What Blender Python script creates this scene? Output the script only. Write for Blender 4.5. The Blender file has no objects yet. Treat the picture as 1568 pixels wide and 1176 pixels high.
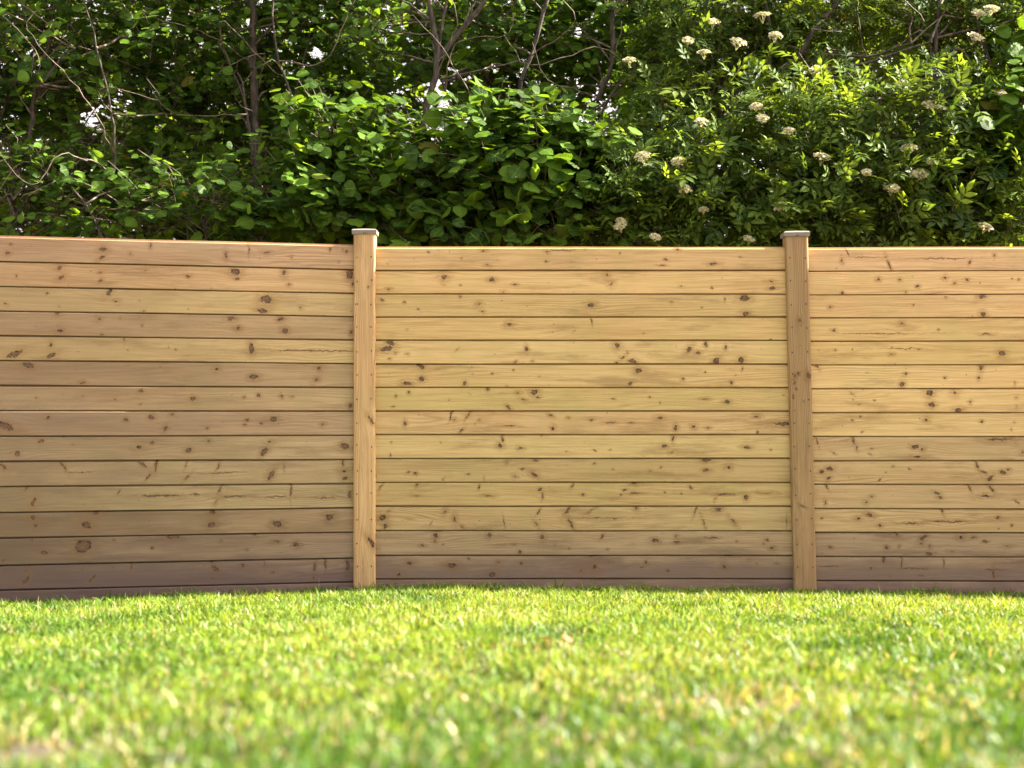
import bpy, math, random
import numpy as np
from mathutils import Vector, Matrix

random.seed(7)
rng = np.random.default_rng(11)
R = math.radians
scene = bpy.context.scene
C = scene.collection

# ------------------------------------------------------------------ camera
CAM_D, CAM_H, FPX, HORIZON = 5.55, 0.69, 2000.0, 646.0     # metres to the fence, metres up, focal length in photo pixels
cam_data = bpy.data.cameras.new('camera')
cam_data.sensor_width = 36.0
cam_data.lens = FPX / 1568.0 * 36.0
cam_data.clip_start = 0.05
cam_data.clip_end = 500.0
cam_data.dof.use_dof = True
cam_data.dof.focus_distance = CAM_D + 0.55
cam_data.dof.aperture_fstop = 2.5
cam = bpy.data.objects.new('camera', cam_data)
C.objects.link(cam)
cam.location = (0.0, -CAM_D, CAM_H)
cam.rotation_euler = (R(90) + math.atan((HORIZON - 588.0) / FPX), 0, 0)
scene.camera = cam

# ------------------------------------------------------------------ sky and sun
SUN_DIR = Vector((0.76, 0.152, 0.65)).normalized()          # towards the sun: from the right, a little behind the line of the fence
world = bpy.data.worlds.new('World')
scene.world = world
world.use_nodes = True
wn = world.node_tree
sky = wn.nodes.new('ShaderNodeTexSky')
sky.sky_type = 'NISHITA'
sky.sun_disc = False
sky.sun_elevation = math.asin(SUN_DIR.z)
sky.sun_rotation = math.atan2(SUN_DIR.x, SUN_DIR.y)
sky.dust_density = 6.0
sky.air_density = 0.8
bg = wn.nodes['Background']
bg.inputs['Strength'].default_value = 0.088
# thin bright summer haze low in the sky all round, clear blue overhead
wt = wn.nodes.new('ShaderNodeTexCoord')
ws = wn.nodes.new('ShaderNodeSeparateXYZ')
wr = wn.nodes.new('ShaderNodeMapRange')
wm = wn.nodes.new('ShaderNodeMix')
wm.data_type = 'RGBA'
wr.interpolation_type = 'SMOOTHSTEP'
wr.inputs[1].default_value, wr.inputs[2].default_value, wr.inputs[3].default_value, wr.inputs[4].default_value = .10, .75, .85, .15
wm.inputs[7].default_value = (4.0, 3.55, 3.2, 1)
wn.links.new(wt.outputs['Generated'], ws.inputs[0])
wn.links.new(ws.outputs['Z'], wr.inputs[0])
wn.links.new(wr.outputs[0], wm.inputs[0])
wn.links.new(sky.outputs['Color'], wm.inputs[6])
wn.links.new(wm.outputs[2], bg.inputs['Color'])
sun_data = bpy.data.lights.new('sun', 'SUN')
sun_data.energy = 5.0
sun_data.angle = R(0.5)
sun_data.color = (1.0, 0.93, 0.80)
sun = bpy.data.objects.new('sun', sun_data)
C.objects.link(sun)
sun.rotation_euler = SUN_DIR.to_track_quat('Z', 'Y').to_euler()
sun.location = (8, 1, 8)

vs = scene.view_settings
vs.view_transform = 'Standard'
vs.look = 'None'
vs.gamma = 1.0
vs.use_curve_mapping = False
vs.exposure = 2.72
scene.cycles.max_bounces = 6
scene.cycles.diffuse_bounces = 3
scene.cycles.transmission_bounces = 4


def P(px, py, y):
    """Point of the place that the photograph shows at (px, py) when it stands y metres behind the fence."""
    d = CAM_D + y
    return Vector(((px - 784.0) / FPX * d, y, CAM_H + (HORIZON - py) / FPX * d))


# ------------------------------------------------------------------ small helpers
def link(o, parent=None):
    C.objects.link(o)
    if parent is not None:
        o.parent = parent
    return o


def empty(name, loc, label, cat, group=None):
    o = bpy.data.objects.new(name, None)
    o.location = loc
    o.empty_display_size = 0.1
    C.objects.link(o)
    o['label'] = label
    o['category'] = cat
    if group:
        o['group'] = group
    return o


def mesh_from(name, V, F, mat=None, smooth=False, attrs=None):
    """V (n,3) array; F list of faces, or an (m,k) array of faces with k corners."""
    me = bpy.data.meshes.new(name)
    V = np.asarray(V, dtype=np.float32)
    if isinstance(F, np.ndarray):
        m, k = F.shape
        me.vertices.add(len(V))
        me.vertices.foreach_set('co', V.ravel())
        me.loops.add(m * k)
        me.loops.foreach_set('vertex_index', F.astype(np.int32).ravel())
        me.polygons.add(m)
        me.polygons.foreach_set('loop_start', np.arange(0, m * k, k, dtype=np.int32))
        me.polygons.foreach_set('loop_total', np.full(m, k, dtype=np.int32))
    else:
        me.from_pydata([tuple(map(float, v)) for v in V], [], F)
    if attrs:
        for an, (kind, arr) in attrs.items():
            a = me.attributes.new(an, kind, 'POINT')
            key = {'FLOAT': 'value', 'FLOAT_VECTOR': 'vector', 'FLOAT_COLOR': 'color'}[kind]
            a.data.foreach_set(key, np.asarray(arr, dtype=np.float32).ravel())
    if smooth:
        me.polygons.foreach_set('use_smooth', np.ones(len(me.polygons), dtype=bool))
    me.update(calc_edges=True)
    me.validate()
    if mat:
        me.materials.append(mat)
    return me


def add_obj(name, me, parent=None, loc=None):
    o = bpy.data.objects.new(name, me)
    if loc is not None:
        o.location = loc
    return link(o, parent)


class NT:
    """Thin wrapper for writing node trees."""
    def __init__(self, tree):
        self.t = tree

    def node(self, kind, **kw):
        n = self.t.nodes.new(kind)
        for k, v in kw.items():
            setattr(n, k, v)
        return n

    def put(self, sock, v):
        if isinstance(v, bpy.types.NodeSocket):
            self.t.links.new(v, sock)
        elif v is not None:
            sock.default_value = v

    def math(self, op, a, b=None, c=None, clamp=False):
        n = self.node('ShaderNodeMath', operation=op, use_clamp=clamp)
        for i, v in enumerate((a, b, c)):
            self.put(n.inputs[i], v)
        return n.outputs[0]

    def vmath(self, op, a, b=None, out=0):
        n = self.node('ShaderNodeVectorMath', operation=op)
        self.put(n.inputs[0], a)
        if b is not None:
            self.put(n.inputs[1], b)
        return n.outputs[out]

    def mix(self, f, a, b, blend='MIX'):
        n = self.node('ShaderNodeMix', data_type='RGBA', blend_type=blend)
        self.put(n.inputs[0], f)
        self.put(n.inputs[6], a)
        self.put(n.inputs[7], b)
        return n.outputs[2]

    def step(self, v, lo, hi, a=0.0, b=1.0, smooth=True):
        n = self.node('ShaderNodeMapRange', interpolation_type='SMOOTHSTEP' if smooth else 'LINEAR')
        self.put(n.inputs[0], v)
        for i, q in enumerate((lo, hi, a, b)):
            n.inputs[i + 1].default_value = q
        return n.outputs[0]

    def noise(self, vec, scale, detail=2.0, rough=0.5, dist=0.0, dim='3D', color=False):
        n = self.node('ShaderNodeTexNoise', noise_dimensions=dim)
        self.put(n.inputs['Vector'], vec)
        n.inputs['Scale'].default_value = scale
        n.inputs['Detail'].default_value = detail
        n.inputs['Roughness'].default_value = rough
        n.inputs['Distortion'].default_value = dist
        return n.outputs['Color' if color else 'Fac']

    def xyz(self, x, y, z):
        n = self.node('ShaderNodeCombineXYZ')
        for i, v in enumerate((x, y, z)):
            self.put(n.inputs[i], v)
        return n.outputs[0]


def new_mat(name):
    m = bpy.data.materials.new(name)
    m.use_nodes = True
    nt = NT(m.node_tree)
    return m, nt, m.node_tree.nodes['Principled BSDF']


def lin(rgb, k=1.0):
    return tuple((((c / 255.0) / 12.92) if c < 11 else (((c / 255.0) + 0.055) / 1.055) ** 2.4) * k for c in rgb) + (1.0,)


# ------------------------------------------------------------------ terrain height (lawn rises gently towards the camera)
GX = [-40, -2.6, -2.06, -1.35, -0.68, -0.26, 0.6, 1.2, 2.16, 3.0, 40]
GZ = [-0.060, -0.056, -0.050, -0.027, -0.010, 0.005, -0.009, -0.015, -0.027, -0.030, -0.030]


def ground_z(x, y):
    x = np.asarray(x, dtype=float)
    y = np.asarray(y, dtype=float)
    s = np.clip(-y, 0, None)
    rise = 0.0716 * (s - np.log1p(np.exp((s - 6.5) * 3.0)) / 3.0)
    side = np.interp(x, GX, GZ)
    bump = 0.006 * np.sin(x * 3.1 + 1.0) * np.sin(y * 2.3 + 0.5) + 0.004 * np.sin(x * 7.3 + y * 4.1)
    w = np.clip(s / 0.8, 0, 1)
    return rise + side + bump * w - 0.020


def value_noise(x, y, scale, seed):
    r = np.random.default_rng(seed)
    g = r.random((64, 64))
    u = (x * scale) % 63
    v = (y * scale) % 63
    i, j = np.floor(u).astype(int), np.floor(v).astype(int)
    fu, fv = u - i, v - j
    fu, fv = fu * fu * (3 - 2 * fu), fv * fv * (3 - 2 * fv)
    i1, j1 = (i + 1) % 64, (j + 1) % 64
    return (g[i, j] * (1 - fu) + g[i1, j] * fu) * (1 - fv) + (g[i, j1] * (1 - fu) + g[i1, j1] * fu) * fv


def ground_mesh():
    xs = np.unique(np.concatenate([np.linspace(-120, -6, 12), np.linspace(-6, 6, 81), np.linspace(6, 120, 12)]))
    ys = np.unique(np.concatenate([np.linspace(-120, -10, 10), np.linspace(-10, 0, 71), np.linspace(0, 10, 15), np.linspace(10, 120, 10)]))
    X, Y = np.meshgrid(xs, ys)
    V = np.stack([X, Y, ground_z(X, Y)], -1).reshape(-1, 3)
    ny, nx = X.shape
    idx = np.arange(nx * ny).reshape(ny, nx)
    F = np.stack([idx[:-1, :-1], idx[:-1, 1:], idx[1:, 1:], idx[1:, :-1]], -1).reshape(-1, 4)
    return V, F


gm, g, gb = new_mat('soil_and_thatch')
tc = g.node('ShaderNodeTexCoord').outputs['Object']
n1 = g.noise(tc, 3.0, 4)
n2 = g.noise(tc, 60.0, 3)
col = g.mix(g.step(n1, .35, .65), (0.055, 0.040, 0.025, 1), (0.10, 0.072, 0.045, 1))
col = g.mix(g.step(n2, .4, .7), col, (0.035, 0.028, 0.014, 1))
g.put(gb.inputs['Base Color'], col)
gb.inputs['Roughness'].default_value = 0.95
bp = g.node('ShaderNodeBump')
bp.inputs['Distance'].default_value = 0.01
g.put(bp.inputs['Height'], n2)
g.put(gb.inputs['Normal'], bp.outputs[0])
ground = add_obj('ground', mesh_from('ground', *ground_mesh(), mat=gm, smooth=True))
ground['kind'] = 'structure'
ground['label'] = 'earth of the garden sloping gently down to the fence'


# ------------------------------------------------------------------ pine wood
def knot_group():
    gr = bpy.data.node_groups.new('knot', 'ShaderNodeTree')
    for nm, st in (('P', 'NodeSocketVector'), ('Center', 'NodeSocketVector'), ('Angle', 'NodeSocketFloat'),
                   ('Radii', 'NodeSocketVector'), ('D', 'NodeSocketFloat'), ('W', 'NodeSocketFloat'), ('Faint', 'NodeSocketFloat')):
        gr.interface.new_socket(nm, in_out='INPUT', socket_type=st)
    gr.interface.new_socket('D', in_out='OUTPUT', socket_type='NodeSocketFloat')
    gr.interface.new_socket('W', in_out='OUTPUT', socket_type='NodeSocketFloat')
    t = NT(gr)
    gi = t.node('NodeGroupInput')
    go = t.node('NodeGroupOutput')
    d = t.vmath('SUBTRACT', gi.outputs['P'], gi.outputs['Center'])
    rot = t.node('ShaderNodeVectorRotate', rotation_type='Z_AXIS')
    t.put(rot.inputs['Vector'], d)
    t.put(rot.inputs['Angle'], t.math('MULTIPLY', gi.outputs['Angle'], -1.0))
    q = t.vmath('DIVIDE', rot.outputs[0], gi.outputs['Radii'])
    ln = t.vmath('LENGTH', q, out=1)
    t.put(go.inputs['D'], t.math('MINIMUM', gi.outputs['D'], t.math('ADD', ln, gi.outputs['Faint'])))
    # grain is pushed round the knot: the field of influence is a long ellipse along the board
    sep = t.node('ShaderNodeSeparateXYZ')
    t.put(sep.inputs[0], d)
    rs = t.node('ShaderNodeSeparateXYZ')
    t.put(rs.inputs[0], gi.outputs['Radii'])
    rm = t.math('SQRT', t.math('MULTIPLY', rs.outputs[0], rs.outputs[1]))
    ax = t.math('DIVIDE', sep.outputs[0], t.math('MULTIPLY', rm, 4.5))
    az = t.math('DIVIDE', sep.outputs[1], t.math('MULTIPLY', rm, 1.9))
    e = t.math('EXPONENT', t.math('MULTIPLY', t.math('ADD', t.math('MULTIPLY', ax, ax), t.math('MULTIPLY', az, az)), -1.0))
    t.put(go.inputs['W'], t.math('ADD', gi.outputs['W'], t.math('MULTIPLY', sep.outputs[1], t.math('MULTIPLY', e, 0.85))))
    return gr


KNOT = knot_group()


def wood_mat(name, tone, knots, vertical=False, seed=0, line=1.0, stain=0.0, rough_sawn=0.0, weather_vignette=0.0, splash=None):
    """Pine: base tone, rings that bend round knots, knots with dark cores, fine fibre, pin knots, saw marks."""
    m, t, b = new_mat(name)
    rr = random.Random(seed)
    oc = t.node('ShaderNodeTexCoord').outputs['Object']
    sp = t.node('ShaderNodeSeparateXYZ')
    t.put(sp.inputs[0], oc)
    u, v = (sp.outputs[2], sp.outputs[0]) if vertical else (sp.outputs[0], sp.outputs[2])
    off = (rr.uniform(-50, 50), rr.uniform(-50, 50), rr.uniform(-50, 50))
    p = t.xyz(u, v, 0.0)
    po = t.vmath('ADD', t.xyz(u, v, sp.outputs[1]), off)
    # ragged knot outlines
    jit = t.vmath('SCALE', t.vmath('SUBTRACT', t.noise(po, 90.0, 2, color=True), (.5, .5, .5)))
    jit.node.inputs['Scale'].default_value = 0.010
    pj = t.vmath('ADD', p, jit)
    jit2 = t.vmath('SCALE', t.vmath('SUBTRACT', t.noise(po, 34.0, 2, color=True), (.5, .5, .5)))
    jit2.node.inputs['Scale'].default_value = 0.016
    pj = t.vmath('ADD', pj, jit2)
    D, W = 60.0, 0.0
    knots = sorted(knots, key=lambda k: -k[2] * k[3])[:20]
    for (ku, kv, ru, rv, ang) in knots:
        swirl = ru > 30 and rv > 12
        if swirl:
            ru, rv = ru * .55, rv * .6
        n = t.node('ShaderNodeGroup')
        n.node_tree = KNOT
        t.put(n.inputs['P'], pj)
        n.inputs['Center'].default_value = (ku, kv, 0)
        n.inputs['Angle'].default_value = R(ang)
        n.inputs['Faint'].default_value = -.15 if swirl else 0.0 if rv < 2 else rr.choice((0, .1, .2, .35, .5, .65))
        n.inputs['Radii'].default_value = (max(ru, 1.3) / 1000 * 1.08, max(rv, 0.8) / 1000 * 1.08, 1)
        t.put(n.inputs['D'], D)
        t.put(n.inputs['W'], W)
        D, W = n.outputs['D'], n.outputs['W']
    ve = t.math('SUBTRACT', v, W) if knots else v
    # rings
    low = t.noise(t.vmath('MULTIPLY', t.xyz(u, ve, off[0]), (1.1, 9.0, 1.0)), 1.0, 2.0, 0.45)
    ph = t.math('ADD', t.math('DIVIDE', ve, 0.0105 * rr.uniform(.8, 1.5)), t.math('MULTIPLY', low, rr.uniform(9, 15)))
    s = t.math('SINE', t.math('MULTIPLY', ph, 6.283))
    ring = t.math('POWER', t.math('MULTIPLY_ADD', s, 0.5, 0.5), 3.0)
    fade = t.step(t.noise(t.vmath('MULTIPLY', t.xyz(u, ve, off[1]), (1.6, 14.0, 1.0)), 1.0, 2.0), .38, .66)
    ring = t.math('MULTIPLY', ring, fade)
    fib = t.noise(t.vmath('MULTIPLY', t.xyz(u, ve, off[2]), (7.0, 420.0, 1.0)), 1.0, 4.0, .65)
    fib2 = t.noise(t.vmath('MULTIPLY', t.xyz(u, ve, off[0] + 9), (2.2, 90.0, 1.0)), 1.0, 3.0, .6)
    blot = t.noise(po, 5.5, 3.0, .55)
    base = lin(tone)
    base = (base[0] * .99, base[1] * 1.06, base[2] * 1.50, 1)
    dark = (base[0] * .54, base[1] * .45, base[2] * .37, 1)
    col = t.mix(t.math('MULTIPLY', ring, .85 * line), base, dark)
    col = t.mix(t.step(fib2, .42, .68, 0, .72), col, (base[0] * .66, base[1] * .58, base[2] * .48, 1))
    col = t.mix(t.step(fib, .25, .75, 0.0, 1.0), t.mix(.38, col, (base[0] * .55, base[1] * .48, base[2] * .42, 1)), t.mix(.22, col, (min(1, base[0] * 1.35), min(1, base[1] * 1.35), base[2] * 1.5, 1)))
    # pale green and pink blotches left by the pressure treatment
    col = t.mix(t.step(blot, .46, .70, 0, .42), col, (base[0] * .72, base[1] * .78, base[2] * .66, 1))
    blot2 = t.noise(po, 2.3, 3.0, .6)
    col = t.mix(t.step(blot2, .50, .75, 0, .30), col, (base[0] * .92, base[1] * .74, base[2] * .72, 1))
    # grey-brown soaked or dirty patches
    smear = t.noise(t.vmath('MULTIPLY', po, (2.6, 16.0, 1.0)), 1.0, 5.0, .7)
    col = t.mix(t.step(smear, .50, .72, 0, .62 + stain * .3), col, (base[0] * .45, base[1] * .38, base[2] * .34, 1))
    if weather_vignette:
        # weathered end of the boards plus vignette shade put into the colour, in streaks
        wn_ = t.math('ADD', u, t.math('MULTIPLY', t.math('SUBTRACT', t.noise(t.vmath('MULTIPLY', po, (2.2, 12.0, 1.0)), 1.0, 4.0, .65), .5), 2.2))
        col = t.mix(t.step(wn_, .2, 2.1, weather_vignette, 0), col, (base[0] * .38, base[1] * .35, base[2] * .38, 1))
    if splash is not None:
        # rain-splashed soil and damp creeping up from the lawn, with a ragged edge
        sn = t.noise(t.vmath('MULTIPLY', po, (3.5, 14.0, 1.0)), 1.0, 5.0, .65)
        sv = t.math('ADD', v, t.math('MULTIPLY', t.math('SUBTRACT', sn, .5), .20))
        col = t.mix(t.step(sv, splash - .05, splash + .05, .72, 0), col, (base[0] * .40, base[1] * .37, base[2] * .50, 1))
    # pin knots
    vor = t.node('ShaderNodeTexVoronoi', voronoi_dimensions='2D')
    t.put(vor.inputs['Vector'], t.vmath('ADD', pj, off))
    vor.inputs['Scale'].default_value = 9.0
    vcol = t.node('ShaderNodeSeparateXYZ')
    t.put(vcol.inputs[0], vor.outputs['Color'])
    pin = t.math('MULTIPLY', t.step(vor.outputs['Distance'], .010, .028, .75, 0), t.step(vcol.outputs[0], .55, .60))
    col = t.mix(pin, col, (.075, .035, .018, 1))
    hgt = t.math('MULTIPLY_ADD', fib, 0.35, t.math('MULTIPLY', ring, -0.25))
    if knots:
        wob = t.math('ADD', D, t.math('MULTIPLY', t.math('SUBTRACT', t.noise(po, 170.0, 3, .6), .5), .75))
        strk = t.noise(t.vmath('MULTIPLY', po, (28.0, 190.0, 1.0)), 1.0, 3.0, .6)
        col = t.mix(t.math('MULTIPLY', t.step(wob, .8, 3.6, .95, 0), t.step(strk, .35, .62, .25, 1.0)), col, (base[0] * .52, base[1] * .42, base[2] * .33, 1))
        rings2 = t.math('MULTIPLY_ADD', t.math('SINE', t.math('MULTIPLY', wob, 21.0)), .5, .5)
        core = t.mix(rings2, (.050, .025, .015, 1), (.14, .078, .042, 1))
        core = t.mix(t.step(wob, .0, .9, .35, 0), core, (.13, .075, .045, 1))
        patchy = t.step(t.noise(po, 130.0, 2, .6), .34, .55, .62, 1.0)
        col = t.mix(t.math('MULTIPLY', patchy, t.step(wob, .65, 1.15, .92, 0)), col, core)
        rim = t.math('MULTIPLY', t.step(wob, .60, .85), t.step(wob, .95, 1.2, 1, 0))
        col = t.mix(t.math('MULTIPLY', rim, t.step(t.noise(po, 75.0, 2, .6), .38, .60, .15, .95)), col, (.030, .013, .009, 1))
        hgt = t.math('ADD', hgt, t.step(wob, .7, 1.1, -1.2, 0))
    t.put(b.inputs['Base Color'], col)
    b.inputs['Roughness'].default_value = .68
    b.inputs['Specular IOR Level'].default_value = .28
    # saw marks: fine slanting ridges in patches
    saw = t.math('SINE', t.math('MULTIPLY', t.math('ADD', u, t.math('MULTIPLY', v, .55)), 1050.0))
    sawm = t.step(t.noise(t.vmath('MULTIPLY', po, (1.5, 14.0, 1.0)), 1.0, 3.0, .6), .58 - .1 * rough_sawn, .70)
    fine = t.noise(po, 700.0, 2)
    hgt = t.math('ADD', hgt, t.math('MULTIPLY', sawm, t.math('MULTIPLY_ADD', saw, .8, t.math('MULTIPLY', fine, 2.6))))
    bmp = t.node('ShaderNodeBump')
    bmp.inputs['Strength'].default_value = .55
    bmp.inputs['Distance'].default_value = .0011
    t.put(bmp.inputs['Height'], hgt)
    t.put(b.inputs['Normal'], bmp.outputs[0])
    return m


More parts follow.
